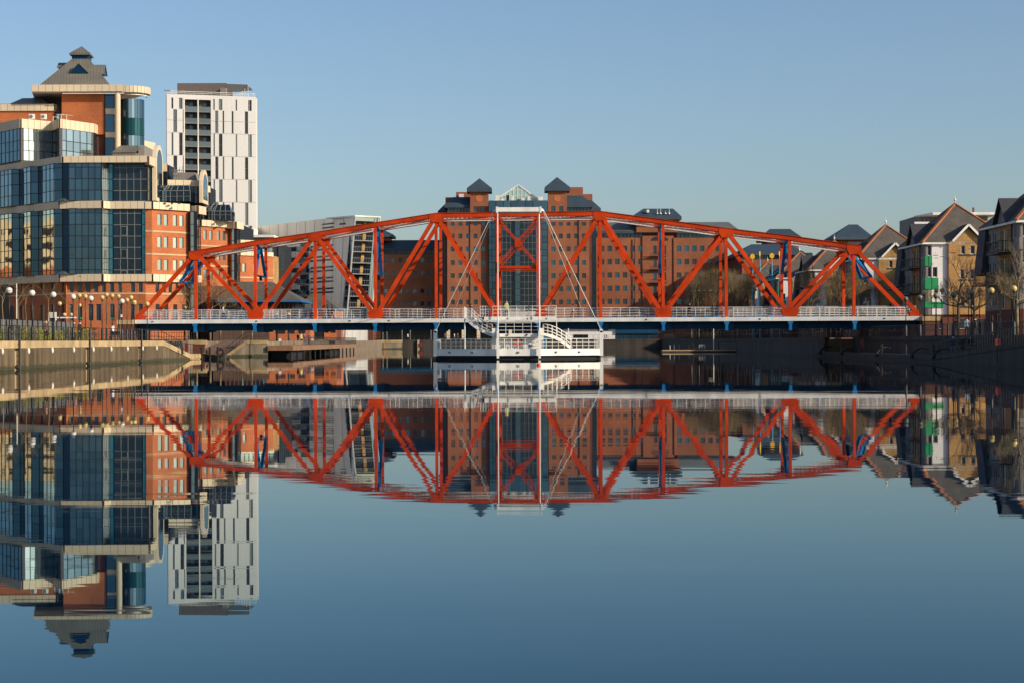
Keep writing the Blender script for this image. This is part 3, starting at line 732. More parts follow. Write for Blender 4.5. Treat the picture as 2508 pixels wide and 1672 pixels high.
# masts, stays, head beam
for x in (xa(1219.5, 185.6), xa(1321.5, 185.6)):
    b = MB(); b.box(x - .12, x + .12, 185.5, 185.75, .12, 2.9); build('mast_foot', b, 'white', pt)
    b = MB(); b.tube((x, 185.7, 2.9), (x, 185.7, za(1219, 508, 185.6)), .065, n=8); build('mast', b, 'white', pt)
    b = MB(); b.tube((x, 187.6, 2.9), (x, 187.6, za(1219, 508, 185.6)), .04, n=8); build('mast', b, 'white', pt)
zt = za(1270, 512, 185.6); xA, xB = xa(1218, 185.6), xa(1325, 185.6)
b = MB(); b.box(xA, xB, 185.55, 187.7, zt - .30, zt + .16); build('head_beam', b, 'white', pt)
for x, s in ((xA, -1), (xB, 1)):
    b = MB(); b.box(x - .1, x + .1, 185.5, 187.75, zt - .42, zt + .22); build('beam_cap', b, 'white', pt)
    b = MB(); b.xprism([(x + s * .1, zt + .1), (x + s * .1, zt - .2), (x + s * .45, zt - .3), (x + s * .3, zt)], 186, 187.4); build('stay_lug', b, 'white', pt)
    xe = xa(1069, 189.6) if s < 0 else xa(1471, 189.6)
    b = MB(); b.tube((x + s * .35, 186.1, zt - .2), (xe, 189.6, 3.1), .035, n=6); build('stay', b, 'white', pt)
    b = MB(); b.tube((x + s * .3, 187.4, zt - .2), (xe + -s * .5, 205, 3.1), .03, n=6); build('stay', b, 'white', pt)
# cabin on the deck
cx0, cx1 = xa(1206, 187.5), xa(1331, 186.7)
b = MB(); b.box(cx0, cx1, 186.75, 192, 1.05, 2.42); build('cabin_wall', b, 'white', pt)
b = MB(); b.box(xa(1331.2, 186.7), xa(1336, 186.7), 187.0, 187.2, 1.05, 2.42); build('blue_post', b, 'blue', pt)
for X in (1235, 1300):
    b = MB(); q = at(X, 846, 186.7); b.sphere(q, .11, 8, 6); b.box(q.x - .2, q.x + .2, 186.68, 186.74, q.z - .1, q.z + .1); build('bulkhead_light', b, 'alum', pt)
# middle platform
zm = 2.62; my0 = 186.0
b = MB(); b.box(xa(1212, PD), xa(1328, PD), my0, 190.6, zm - .14, zm - .02); build('middle_deck', b, 'deck', pt)
for (x0, x1) in ((xa(1219.8, PD) + .14, xa(1321, PD) - .14),): b = MB(); b.box(x0, x1, my0 - .04, my0 + .14, zm - .33, zm + .02); build('fascia', b, 'white', pt)
rail_run(pt, [(xa(1218, PD), my0 + .08, zm), (xa(1322, PD), my0 + .08, zm)], 1.12, 3, .85)
for X in (1211.5, 1325.5): b = MB(); x = xa(X, PD); b.box(x - .27, x + .27, 185.8, 186.4, 2.45, 3.2); build('winch_box', b, 'white', pt)
for X in (1244, 1291): b = MB(); q = at(X, 820, my0 - .1); b.sphere(q, .11, 8, 6); build('bulkhead_light', b, 'alum', pt)
# upper platform
zu = 4.40
b = MB(); b.box(xa(1180, 187), xa(1363, PD), my0 + .3, 197.2, zu - .18, zu - .03); build('upper_deck', b, 'deck', pt)
b = MB(); b.box(xa(1186, PD), xa(1363, PD), my0 + .18, my0 + .34, zu - .34, zu); build('fascia', b, 'white', pt)
rail_run(pt, [(xa(1207, PD), my0 + .3, zu), (xa(1363, PD), my0 + .3, zu), (xa(1363, PD) + .1, 191, zu)], 1.1, 3, .85)
rail_run(pt, [(xa(1176, PD), my0 + .3, zu), (xa(1196, PD), my0 + .3, zu)], 1.1, 3, .3)
for X in (1243, 1292, 1338): b = MB(); q = at(X, 781, my0 - .1); b.sphere(q, .11, 8, 6); build('bulkhead_light', b, 'alum', pt)
for X, Y0, Y1 in ((1363, 782, 826), (1392, 805, 832)): b = MB(); b.tube(at(X, Y0, 188), at(X, Y1, 188), .05); build('stanchion', b, 'white', pt)
b = MB(); b.tube((xa(1138.5, 187.2), 187.2, 4.2), (xa(1138.5, 187.2), 187.2, 1.1), .07); build('stanchion', b, 'white', pt)
# left stair: upper deck level down to the middle deck
def stair(parent, a, c, wdir, n, ctrl=None, r=.03):
    """curved flight: treads between two stringers; a top, c bottom (outer stringer), wdir = inward width vector"""
    a = Vector(a); c = Vector(c); w = Vector(wdir); P = []
    for i in range(n + 1):
        t = i / n
        if ctrl: q = Vector(ctrl); p = a * (1 - t) ** 2 + q * 2 * t * (1 - t) + c * t * t
        else: p = a + (c - a) * t
        P.append(p)
    for off in (Vector(), w):
        b = MB()
        for p, q in zip(P[:-1], P[1:]): b.beam(p + off, q + off, .07, .30)
        build('stringer', b, 'white', parent)
        hold = None
        for hh in (1.0, .66, .33):
            b = MB()
            for p, q in zip(P[:-1], P[1:]): b.tube(p + off + Vector((0, 0, hh + .1)), q + off + Vector((0, 0, hh + .1)), .028, n=5, cap=False)
            o = build('handrail' if hold is None else 'rail', b, 'white', parent if hold is None else hold); hold = hold or o
        for p in P[::2]:
            b = MB(); b.tube(p + off, p + off + Vector((0, 0, 1.1)), .028, n=5); build('post', b, 'white', hold)
    for p in P[1:]:
        b = MB(); d = Vector((.3, 0, 0)) * (1 if c.x > a.x else -1)
        b.hexa([p + Vector((-.15, 0, .05)), p + Vector((.15, 0, .05)), p + w + Vector((.15, 0, .05)), p + w + Vector((-.15, 0, .05)),
                p + Vector((-.15, 0, .10)), p + Vector((.15, 0, .10)), p + w + Vector((.15, 0, .10)), p + w + Vector((-.15, 0, .10))]); build('tread', b, 'cream', parent)
stair(pt, (xa(1142, 187), 187.0, 4.25), (xa(1206, 187), 186.6, 2.48), (.5, 1.4, 0), 12, (xa(1165, 187), 186.8, 3.1))
b = MB(); b.box(xa(1136, 187), xa(1150, 187) + .6, 187.0, 197.5, 4.22, 4.36); build('landing', b, 'white', pt)
rail_run(pt, [(xa(1137, 187), 187.0, 4.36), (xa(1137, 187), 197, 4.36)], 1.1, 3, 2)
stair(pt, (xa(1330, 187.2), 187.2, 2.55), (xa(1398, 189), 188.6, 1.12), (.1, 1.2, 0), 12, (xa(1362, 187), 187.6, 2.45))
# lifebuoy box
lb = thing('lifebuoy', 'orange red lifebuoy in a square holder on the white cabin wall of the landing stage', 'lifebuoy', at(1269, 845, 186.65))
b = MB(); q = at(1269, 835, 186.62)
for zz in (-.26, .26): b.beam(q + Vector((-.40, -.06, zz)), q + Vector((.40, -.06, zz)), .16, .24)
for xx in (-.37, .37): b.beam(q + Vector((xx, -.07, -.2)), q + Vector((xx, -.07, .2)), .14, .13, up=(1, 0, 0))
build('ring', b, 'buoy', lb)
b = MB(); b.box(q.x - .46, q.x + .46, q.y + .02, q.y + .06, q.z - .42, q.z + .42); build('backboard', b, 'cream', lb)
# marker buoy in the water, hanging line
by = thing('marker_buoy', 'small orange marker buoy floating in front of the landing stage', 'buoy', (xa(1319, 141), 141, 0))
b = MB(); b.lathe((xa(1319, 141), 141, 0), [(.1, -.15), (.15, -.05), (.16, .02), (.15, .13), (.10, .17)], 14); build('float', b, 'buoy', by, True)
b = MB(); b.tube((xa(1319, 141), 141, .15), (xa(1319, 141), 141, .85), .012); build('rod', b, 'cream', by)

# ================================================================== LEFT OFFICE BUILDING (glass, cream bands, orange brick)
V = thing('office_building', 'large glass and orange brick office building with cream bands and a grey pyramid roof', 'building', (-70, 290, G))
def pp(X, D): return (xa(X, D), D)
gz = lambda Y: za(200, Y, 280)
saw = [(-60, 300), (-42, 300), (30, 290.5), (48, 290.5), (76, 286.2), (95, 286.2), (133, 281.4), (154, 281.0), (170, 280.3)]
lowz = [gz(y) for y in (672, 661, 633.5, 605.7, 578, 550, 522, 511)]
upz = [gz(y) for y in (492, 466, 438, 410, 399)]
for zl, kinds in ((lowz, 0), (upz, 1)):
    for i, (a, c) in enumerate(zip(saw[:-1], saw[1:])):
        F = Face(pp(*a), pp(*c)); wide = i % 2 == 0
        gl = 'g_navy' if i == 7 else ('g_blue' if wide or i == 6 else ('g_beige_refl' if kinds == 0 else 'g_mid'))
        nc = 1 if wide or i >= 6 else {1: 8, 3: 3, 5: 4}[i]
        curtain(V, pp(*a), pp(*c), 0, 0, nc, 0, gl, zlist=zl, tilt=.006)
    front = [(170, 280), (250, 280), (268, 281.4), (278, 281.4)]
    spec = [(5, 'g_blue'), (1, 'g_pale'), (1, 'g_teal')]
    for (a, c), (nc, gl) in zip(zip(front[:-1], front[1:]), spec): curtain(V, pp(*a), pp(*c), 0, 0, nc, 0, gl, zlist=zl, tilt=.004)
curtain(V, pp(278, 281.4), pp(348, 281.4), 0, 0, 4, 0, 'g_dark', zlist=lowz, fr='alum')
curtain(V, pp(348, 281.4), pp(357, 281.4), 0, 0, 1, 0, 'g_teal', zlist=lowz)
curtain(V, pp(278, 281.4), pp(363, 281.4), 0, 0, 5, 0, 'g_dark', zlist=upz, fr='alum')
xr = xa(363, 281.4)
curtain(V, (xr, 281.4), (xr, 289.5), 0, 0, 5, 0, 'g_blue', zlist=upz)
# opening lights in the dark glass
F = Face(pp(278, 281.4), pp(348, 281.4))
for zz in (553, 609, 662):
    b = MB(); u0, u1, z0 = F.L * .26, F.L * .49, gz(zz + 24)
    for (a0, a1, c0, c1) in ((u0, u0 + .1, z0, z0 + 1.5), (u1 - .1, u1, z0, z0 + 1.5), (u0 + .1, u1 - .1, z0, z0 + .1), (u0 + .1, u1 - .1, z0 + 1.4, z0 + 1.5)): F.slab(b, a0, a1, c0, c1, .05, .1)
    build('opening_light', b, 'alum', V)
# bands
path_low = [pp(-60, 302), pp(149, 280.8), pp(250, 279.7), pp(268, 281.25), pp(357, 281.25)]
band(V, path_low, gz(690), gz(672), .35)
band(V, path_low, gz(511), gz(493), .35)
band(V, [pp(-60, 302), pp(158, 280.2), pp(363, 280.0)], gz(399), gz(383), .4)
band(V, [(xa(363, 280), 280.0), (xa(363, 280) + .1, 287)], gz(399) - .3, gz(383), .3)
b = MB(); b.prism([pp(-60, 302.5), pp(158, 280.4), pp(363, 280.2), (xa(363, 280), 300), (-100, 320)], gz(398), gz(385)); build('roof_slab', b, 'band', V)
for Y in (493, 672):    # the little glazed pyramids on the bands at the corner
    q = at(158, Y, 280.1); b = MB(); z = q.z; tp = (q.x, 280.9, z + .75)
    b.face([(q.x - 1.5, 280.3, z), (q.x + .0, 279.6, z), tp]); b.face([(q.x, 279.6, z), (q.x + 1.6, 280.3, z), tp]); build('glazed_pyramid', b, 'g_pale', V)
# brick base with windows
bz = lambda Y: za(230, Y, 281)
F = Face(pp(157, 281.2), pp(357, 281.2))
def uX(X, D, F): return (Vector(pp(X, D)) - F.p0).dot(F.d)
hs = [(uX(a, 281.2, F), uX(c, 281.2, F), bz(716.5), bz(691.5)) for a, c in ((171, 181), (190, 202), (210, 222), (229.5, 241), (249, 260), (269, 280), (289, 299), (320, 331), (339, 350))]
hs2 = [(uX(a, 281.2, F), uX(c, 281.2, F), bz(786), bz(745)) for a, c in ((171, 181), (190, 202), (216, 229), (235, 248), (269, 281), (290, 300), (320, 330), (339, 350))]
wall(V, pp(157, 281.2), pp(357, 281.2), G, bz(690.5), 'brick', hs + hs2)
windows(V, F, hs + hs2, 'g_win'); b = MB(); F.slab(b, .02, F.L - .02, bz(721.5), bz(717.5), 0, .06); build('stone_band', b, 'stone', V)
FL = Face(pp(-60, 303), pp(157, 281.2)); hs = [(2 + i * 3.4, 3.4 + i * 3.4, bz(716.5), bz(691.5)) for i in range(9)] + [(2 + i * 3.4, 3.4 + i * 3.4, bz(790), bz(745)) for i in range(9)]
wall(V, pp(-60, 303), pp(157, 281.2), G, bz(690.5), 'brick', hs); windows(V, FL, hs, 'g_dark')
b = MB(); FL.slab(b, .02, FL.L - .02, bz(721.5), bz(717.5), 0, .06); build('stone_band', b, 'stone', V)
b = MB(); b.prism([(-98, 306), (-70, 284), (-57.6, 286.5), (-57.6, 305), (-98, 330)], G, gz(400)); build('core', b, 'ldark', V)

# ---- orange brick wings stepping away to the right
def wing(xl, Dl, xr, Dr, topY, botY, bands, rows, wins, corner=None, gbay=None, copY=(494, 513), base=True):
    zl = lambda Y: za(xl, Y, Dl)
    F = Face(pp(xl, Dl), pp(xr, Dr)); k = F.L / (xr - xl)
    hs = [(F.L * (a - xl) / (xr - xl), F.L * (c - xl) / (xr - xl), zl(r1), zl(r0)) for (r0, r1) in rows for (a, c) in wins]
    wall(V, pp(xl, Dl), pp(xr, Dr), zl(botY), zl(topY), 'brick', hs); windows(V, F, hs, 'g_winp', depth=.16)
    for y0, y1 in bands: b = MB(); F.slab(b, .02, F.L - .02, zl(y1), zl(y0), 0, .07); build('stone_band', b, 'stone', V)
    return F, zl
rows1 = [(523.5, 551), (579, 606), (635, 662)]; w1 = [(386, 396), (402, 412), (424, 434), (440, 450)]
F1, z1f = wing(373, 281.35, 463, 286.6, 513, 672, [(564.5, 568.5), (620.5, 624.5)], rows1, w1)
Fc = Face(pp(357, 281.25), pp(373, 281.35)); wall(V, pp(357, 281.25), pp(373, 281.35), z1f(672), z1f(513), 'brick')
for y0, y1 in ((564.5, 568.5), (620.5, 624.5)): b = MB(); Fc.slab(b, .02, Fc.L - .0, z1f(y1), z1f(y0), 0, .07); build('stone_band', b, 'stone', V)
band(V, [pp(357, 281.15), pp(373, 281.2), pp(463, 286.5), pp(492, 288.4)], z1f(690), z1f(672), .3)
band(V, [pp(350, 285), pp(357, 281.15), pp(373, 281.2), pp(463, 286.5)], z1f(512.5), z1f(495), .35)
band(V, [pp(460, 287.4), pp(484, 286.2), pp(502, 289.5)], z1f(519), z1f(499), .3, step=1.4)
for X in (388, 407, 424, 441): q = at(X, 500, 283.6); b = MB(); b.box(q.x - .12, q.x + .12, q.y - 1.3, q.y - .6, q.z - .1, q.z + .1); build('floodlight', b, 'c_brown', V)
# ground floors of wing 1
Fb = Face(pp(357, 281.3), pp(463, 286.6)); zb = lambda Y: za(373, Y, 281.35)
hs = [(Fb.L * (a - 357) / 106, Fb.L * (c - 357) / 106, zb(716.5), zb(692)) for a, c in ((381, 390), (397, 406), (413, 421), (430, 437), (445, 452))] + \
     [(Fb.L * (a - 357) / 106, Fb.L * (c - 357) / 106, zb(786), zb(745)) for a, c in ((381, 391), (402, 412), (424, 434), (446, 456))]
wall(V, pp(357, 281.3), pp(463, 286.6), G, zb(690.5), 'brick', hs); windows(V, Fb, hs, 'g_win')
b = MB(); Fb.slab(b, .02, Fb.L - .02, zb(721.5), zb(717.5), 0, .06); build('stone_band', b, 'stone', V)
for (a, c, gl, nc) in (((463, 286.6), (467, 285.8), 'g_dark', 1), ((467, 285.8), (483, 285.8), 'g_winp', 1), ((483, 285.8), (492, 290.5), 'g_dark', 2)):
    curtain(V, pp(*a), pp(*c), 0, 0, nc, 0, gl, zlist=[za(470, y, 285.8) for y in (800, 760, 720, 690, 661, 633, 605, 578, 550, 519)])
F2, z2f = wing(492, 291, 562, 296, 553, 700, [(600, 603.5), (649, 652.5)], [(563, 587), (611, 636), (660, 684)], [(499, 507), (513, 521), (531.5, 539.5), (545, 553)])
wall(V, pp(492, 291), pp(562, 296), G, z2f(700) - .01, 'brickdk')
band(V, [pp(492, 290.9), pp(562, 295.9)], z2f(554), z2f(539), .3); band(V, [pp(560, 295.3), pp(577, 294.6), pp(594, 298)], z2f(557), z2f(540), .3, step=1.4)
for X in (512, 533, 553): q = at(X, 546, 293.3); b = MB(); b.box(q.x - .12, q.x + .12, q.y - 1.4, q.y - .6, q.z - .1, q.z + .1); build('floodlight', b, 'c_brown', V)
for (a, c, gl, nc) in (((562, 296), (568, 295.3), 'brick', 1), ((568, 295.3), (581, 295.3), 'g_winp', 1), ((581, 295.3), (588, 298), 'g_dark', 2)):
    curtain(V, pp(*a), pp(*c), 0, 0, nc, 0, gl, zlist=[za(570, y, 295.3) for y in (800, 760, 720, 690, 664, 640, 614, 590, 557)])
F3, z3f = wing(588, 298.5, 669, 303.5, 621, 800, [(678, 681.5)], [(645, 666)], [(589.5, 590.5), (594, 602), (620.5, 628), (646, 655)])
band(V, [pp(588, 298.4), pp(669, 303.4)], z3f(626), z3f(616), .2); band(V, [pp(588, 298.4), pp(640, 301.4)], z3f(597), z3f(588), .2)
curtain(V, pp(588, 298.8), pp(640, 302), z3f(616), z3f(597), 5, 1, 'g_winp')
curtain(V, pp(640, 302), pp(669, 303.7), z3f(616), z3f(600), 3, 1, 'g_mid')
Fr = Face(pp(669, 303.5), pp(683, 308)); wall(V, pp(669, 303.5), pp(683, 308), G, z3f(624), 'brickyl'); curtain(V, pp(683, 308), pp(697, 309), 0, 0, 3, 0, 'g_dark', zlist=[za(690, y, 308) for y in (800, 740, 700, 660, 620, 590)])
b = MB(); b.prism([(-57.6, 292), (xa(463, 287.4), 287.4), (xa(492, 291.5), 291.5), (xa(492, 291.5), 310), (-57.6, 310)], G, z1f(497)); build('core', b, 'ldark', V)
b = MB(); b.prism([(xa(492, 292), 292), (xa(562, 296.8), 296.8), (xa(588, 299), 299), (xa(588, 299), 315), (xa(492, 292), 315)], G, z2f(541)); build('core', b, 'ldark', V)
b = MB(); b.prism([(xa(588, 299.5), 299.5), (xa(669, 304.3), 304.3), (xa(683, 309), 309), (xa(697, 310), 310), (xa(697, 310), 320), (xa(588, 299), 320)], G, z3f(592)); build('core', b, 'ldark', V)

# ---- arch-topped fins
def fin(X0, X1, D0, D1, topY, botY):
    x0, x1 = xa(X0, D0), xa(X1, D0); r = (D1 - D0) / 2; zt = za(X0, topY, D0) - r; zb = za(X0, botY, D0); N = 10
    pr = [(D0, zb), (D1, zb)] + [(D0 + r + r * cos(pi * i / N), zt + r * sin(pi * i / N)) for i in range(N + 1)]
    b = MB(); n = len(pr); i = 0
    b.v += [(x0, p[0], p[1]) for p in pr] + [(x1, p[0], p[1]) for p in pr]
    b.f += [tuple(range(n - 1, -1, -1)), tuple(range(n, 2 * n))] + [(k, (k + 1) % n, n + (k + 1) % n, n + k) for k in range(n)]; b.m += [0] * (n + 2)
    build('arched_fin', b, 'band', V)
    pr = [(D0 + .7, zb + .6), (D1 - .7, zb + .6)] + [(D0 + r + (r - .7) * cos(pi * i / N), zt + (r - .7) * sin(pi * i / N)) for i in range(N + 1)]
    b = MB(); b.face([(x1 + .03, p[0], p[1]) for p in pr]); build('arched_window', b, 'g_mid', V)
fin(374, 384, 284, 289.5, 352, 492); fin(489, 497, 289, 294.5, 413, 497)
# set-back storeys between the fins
for (Xa, Da, Xb, Db, y0, y1, y2) in ((388, 291, 411, 291, 401, 421, 495), (411, 289.5, 489, 290.8, 441, 456, 497), (500, 294, 514, 296, 454, 470, 540)):
    band(V, [pp(Xa, Da), pp(Xb, Db)], za(Xa, y1, Da), za(Xa, y0, Da), .2)
    curtain(V, pp(Xa, Da), pp(Xb, Db), 0, 0, max(1, int((Xb - Xa) / 12)), 0, 'g_dark', zlist=[za(Xa, y, Da) for y in (y2, (y1 + y2) / 2, y1)])
    b = MB(); b.box(xa(Xa, Da) + .1, xa(Xb, Db) - .1, Da + 2, Da + 9, G + 10, za(Xa, y0 + 1, Da)); build('core', b, 'ldark', V)
b = MB(); b.box(xa(425, 292), xa(478, 292), 292, 296, za(440, 442, 292), za(440, 423, 292)); build('plant_screen', b, 'greyren', V)
for k in range(7): b = MB(); q = at(427 + k * 3, 441, 291); b.tube(q, q + Vector((U(-.5, .5), 0, U(1.5, 2.6))), .05); b.tube(q + Vector((-.5, 0, 1.5)), q + Vector((.5, .2, 1.5)), .05); build('antenna', b, 'alum', V)
def glasshouse(X0, X1, D, yb, ye, yt):
    x0, x1 = xa(X0, D), xa(X1, D); zb, ze, zt = za(X0, yb, D), za(X0, ye, D), za(X0, yt, D)
    b = MB(); b.hexa([(x0, D, zb), (x1, D, zb), (x1, D + 4, zb), (x0, D + 4, zb), (x0, D, ze), (x1, D, ze), (x1, D + 4, ze), (x0, D + 4, ze)])
    b.face([(x0, D, ze), (x1, D, ze), (x1 - .6, D + 2, zt), (x0 + .6, D + 2, zt)]); b.face([(x1, D, ze), (x1, D + 4, ze), (x1 - .6, D + 2, zt)]); b.face([(x0, D, ze), (x0 + .6, D + 2, zt), (x0, D + 4, ze)]); b.face([(x1, D + 4, ze), (x0, D + 4, ze), (x0 + .6, D + 2, zt), (x1 - .6, D + 2, zt)])
    build('glasshouse', b, 'g_dark', V)
    n = 5
    for i in range(n + 1):
        x = x0 + (x1 - x0) * i / n; xt = x0 + .6 + (x1 - x0 - 1.2) * i / n
        b = MB(); b.beam((x, D - .05, zb), (x, D - .05, ze), .1, .1); b.beam((x, D - .05, ze), (xt, D + 2, zt + .05), .1, .1); build('glazing_bar', b, 'alum', V)
    b = MB(); b.beam((x0, D - .1, ze), (x1, D - .1, ze), .12, .12); b.beam((x0, D - .1, zb + .8), (x1, D - .1, zb + .8), .06, .06); build('glazing_bar', b, 'alum', V)
    b = MB()
    for s in (0, .5): b.beam((x0 + 1 + s, D - .3, zb), (x0 + 1 + s, D - .3, ze), .07, .07); b.beam((x0 + 1 + s, D - .3, ze), (x0 + 1.6 + s, D + 1.6, zt + .3), .07, .07)
    for k in range(8): b.beam((x0 + 1, D - .3, zb + .3 * k), (x0 + 1.5, D - .3, zb + .3 * k), .05, .05)
    build('roof_ladder', b, 'g_pale', V)
glasshouse(386, 467, 286.5, 494, 468, 452); glasshouse(499, 567, 292.5, 539, 518, 500)

# ---- upper set-back glass storey
up = [(-60, 303), (53, 290), (130, 294), (147, 290.3), (231, 297), (282, 311)]
zr = lambda Y: za(53, Y, 290)
for i, ((a, c), nc, gl) in enumerate(zip(zip(up[:-1], up[1:]), (12, 4, 2, 5, 4), ('g_blue', 'g_pale', 'g_dark', 'g_pale', 'g_dark'))):
    curtain(V, pp(*a), pp(*c), 0, 0, nc, 0, gl, zlist=[zr(y) for y in (393, 368, 343.5, 313)], tilt=.006)
band(V, [pp(*u) for u in up], zr(314), zr(291.5), .2, back=.5)
b = MB(); b.prism([pp(-60, 304), pp(53, 291), pp(130, 294.6), pp(147, 291), pp(231, 297.7), pp(282, 312), (-65, 325), (-100, 325)], gz(384), zr(293)); build('core', b, 'band', V)
# left upper storey
T0 = lambda Y: za(60, Y, 300)
wall(V, pp(-60, 300), pp(135, 300), T0(300), T0(272), 'brick'); curtain(V, pp(135, 300.1), pp(154, 306), T0(300), T0(274), 2, 1, 'g_dark')
band(V, [pp(-60, 300), pp(135, 299.9), pp(155, 307)], T0(272.5), T0(256), .25)
b = MB(); b.prism([pp(-60, 300.5), pp(134, 300.5), pp(154, 308), pp(154, 320), pp(-60, 320)], T0(300), T0(258)); build('core', b, 'band', V)
hx0, hx1 = xa(16, 300), xa(119, 300)
hip_roof(V, hx0, hx1, 301, 311, T0(255), xa(49, 303), xa(99, 303), T0(231), 'seam', ry=305)
hip_roof(V, xa(-60, 302), xa(36, 302), 304, 314, T0(254), xa(-50, 305), xa(34, 305), T0(239), 'seam', ry=308)
b = MB(); b.box(xa(82, 306), xa(153, 306), 306, 312, T0(290), T0(228)); build('wall', b, 'seam', V)
for X in (72.5, 101.5):
    b = MB(); x0 = xa(X, 296); z0 = za(X, 292, 296); b.box(x0, x0 + .88, 296, 296.5, z0, z0 + .82); build('air_conditioner', b, 'white', V)
    b = MB(); b.lathe((0, 0, 0), [(.28, 0), (.28, .04)], 16); o = build('fan', b, 'alum', V); o.location = (x0 + .36, 295.99, z0 + .4); o.rotation_euler = (pi / 2, 0, 0)
for X, h in ((130, .7), (142, 1.1), (150, 1.1), (163, 1.0)): b = MB(); q = at(X, 297, 293.5); b.tube(q, q + Vector((0, 0, h)), .05); b.tube(q + Vector((0, 0, h)), q + Vector((1.0, 0, h - .1)), .04); build('roof_rail', b, 'cream', V)
# ---- corner tower
TD = 299.0; tz = lambda Y: za(200, Y, TD)
wall(V, pp(153, TD), pp(257, TD), tz(330), tz(228), 'brick'); b = MB(); b.box(xa(157, TD), xa(256, TD), TD + .4, 311, G + 20, tz(228)); build('core', b, 'brickdk', V)
curtain(V, pp(259, TD), pp(281, TD), 0, 0, 1, 0, 'g_blue', zlist=[tz(y) for y in (390, 338)]); curtain(V, pp(259, TD), pp(281, TD), 0, 0, 1, 0, 'g_blue', zlist=[tz(y) for y in (325, 281)]); curtain(V, pp(259, TD), pp(281, TD), 0, 0, 1, 0, 'g_blue', zlist=[tz(y) for y in (267, 229)])
for y0, y1 in ((338, 325), (281, 267)): b = MB(); b.box(xa(261, TD), xa(283, TD), TD - .3, TD + .4, tz(y0), tz(y1)); build('spandrel', b, 'band', V)
b = MB(); b.tube((xa(290, 298), 298, tz(380)), (xa(290, 298), 298, tz(231)), .47, n=14); build('column', b, 'band', V)
dc = Vector((xa(326, 301.5), 301.5)); dr = 2.0; N = 14
zl = [tz(y) for y in (385, 368, 331, 289, 241)]
for j, zz in enumerate(zip(zl[:-1], zl[1:])):
    for i in range(N):
        a0, a1 = pi + pi * 1.15 * i / N - .1, pi + pi * 1.15 * (i + 1) / N - .1
        p0 = dc + Vector((cos(a0), sin(a0))) * dr; p1 = dc + Vector((cos(a1), sin(a1))) * dr; F = Face(p0, p1)
        put('pane', ubox('g_green' if j == 2 else ('g_pale' if i in (6, 7) else 'g_blue')), V, F.P(F.L / 2, (zz[0] + zz[1]) / 2), F.rz, (F.L - .05, .05, zz[1] - zz[0] - .08))
b = MB(); b.tube((dc.x, dc.y, zl[0]), (dc.x, dc.y, zl[-1]), dr - .08, n=24); build('drum_core', b, 'ldark', V)
b = MB(); N = 16; R2 = 3.0
pl = [pp(79, 297.5), pp(304, 297.5)] + [(dc.x + R2 * cos(t), dc.y + R2 * sin(t)) for t in [radians(-115 + 190 * i / N) for i in range(N + 1)]] + [pp(300, 312), pp(90, 312)]
b.prism(pl, tz(226.5), tz(211.5)); build('slab_core', b, 'cream', V)
band(V, [pp(79, 297.5), pp(304, 297.5)], tz(227.5), tz(211), .05, back=.1)
band(V, [(dc.x + R2 * cos(t), dc.y + R2 * sin(t)) for t in [radians(-112 + 150 * i / 12) for i in range(13)]], tz(227.5), tz(211.5), .05, step=.9, back=.1)
b = MB(); zp = tz(232)
for k in range(20): b.beam((xa(155 + k * 7.5, 297.7), 297.7, zp), (xa(155 + (k + 1) * 7.5, 297.7), 297.7, zp), .12, .12)
pv = None
for i in range(13):
    t = radians(-112 + 150 * i / 12); q = Vector((dc.x + 2.5 * cos(t), dc.y + 2.5 * sin(t), zp)); 
    if pv: b.beam(pv, q, .12, .12)
    pv = q
build('soffit_rail', b, 'white', V)
# pyramid roof with lantern and triangular dormers
t4 = lambda Y: za(200, Y, 304)
ez, kz = tz(209.5), t4(148)
E = [(xa(99, 298.3), 298.3), (xa(271, 298.3), 298.3), (xa(287, 310), 310), (xa(112, 310), 310)]
K = [(xa(178, 302.6), 302.6), (xa(220, 302.6), 302.6), (xa(226, 305.6), 305.6), (xa(186, 305.6), 305.6)]
b = MB()
for i in range(4): j = (i + 1) % 4; b.face([(*E[i], ez), (*E[j], ez), (*K[j], kz), (*K[i], kz)])
b.prism(E, ez - .3, ez - .002); build('roof', b, 'seam', V)
b = MB(); b.prism(K, kz - .3, t4(139)); build('lantern', b, 'dkblue', V)
gx = sum(p[0] for p in K) / 4; gy = 304.1
K2 = [(gx + (p[0] - gx) * 1.22, gy + (p[1] - gy) * 1.35) for p in K]
b = MB(); b.prism(K2, t4(139), t4(135)); ap = (gx, gy, t4(113.5))
for i in range(4): j = (i + 1) % 4; b.face([(*K2[i], t4(135) + .01), (*K2[j], t4(135) + .01), ap])
build('lantern_roof', b, 'seam', V)
def dormer(c, w, h, fx, fy, back):
    c = Vector(c); s = Vector((-fy, fx, 0)); f = Vector((fx, fy, 0)); l, r_, t = c - s * w, c + s * w, c + Vector((0, 0, h)); bk = -f * back
    b = MB(); b.face([l, r_, t], 1); e = Vector((0, 0, .18))
    b.face([l + f * .12 - s * .1, t + f * .12 + e * .5, t + bk + e * .5, l + bk - s * .1]); b.face([r_ + f * .12 + s * .1, r_ + bk + s * .1, t + bk + e * .5, t + f * .12 + e * .5])
    build('dormer', b, ['seam', 'g_navy'], V)
q = at(191, 178.5, 299.5); dormer((q.x, 300.0, q.z), 1.55, 1.55, 0, -1, 5)
q = at(262, 186, 305); dormer((q.x - .2, 304.5, q.z), 1.3, 1.7, 1, 0, 4); q = at(147, 171, 305); dormer((q.x, 304.5, q.z), 1.3, 1.0, -1, 0, 4)
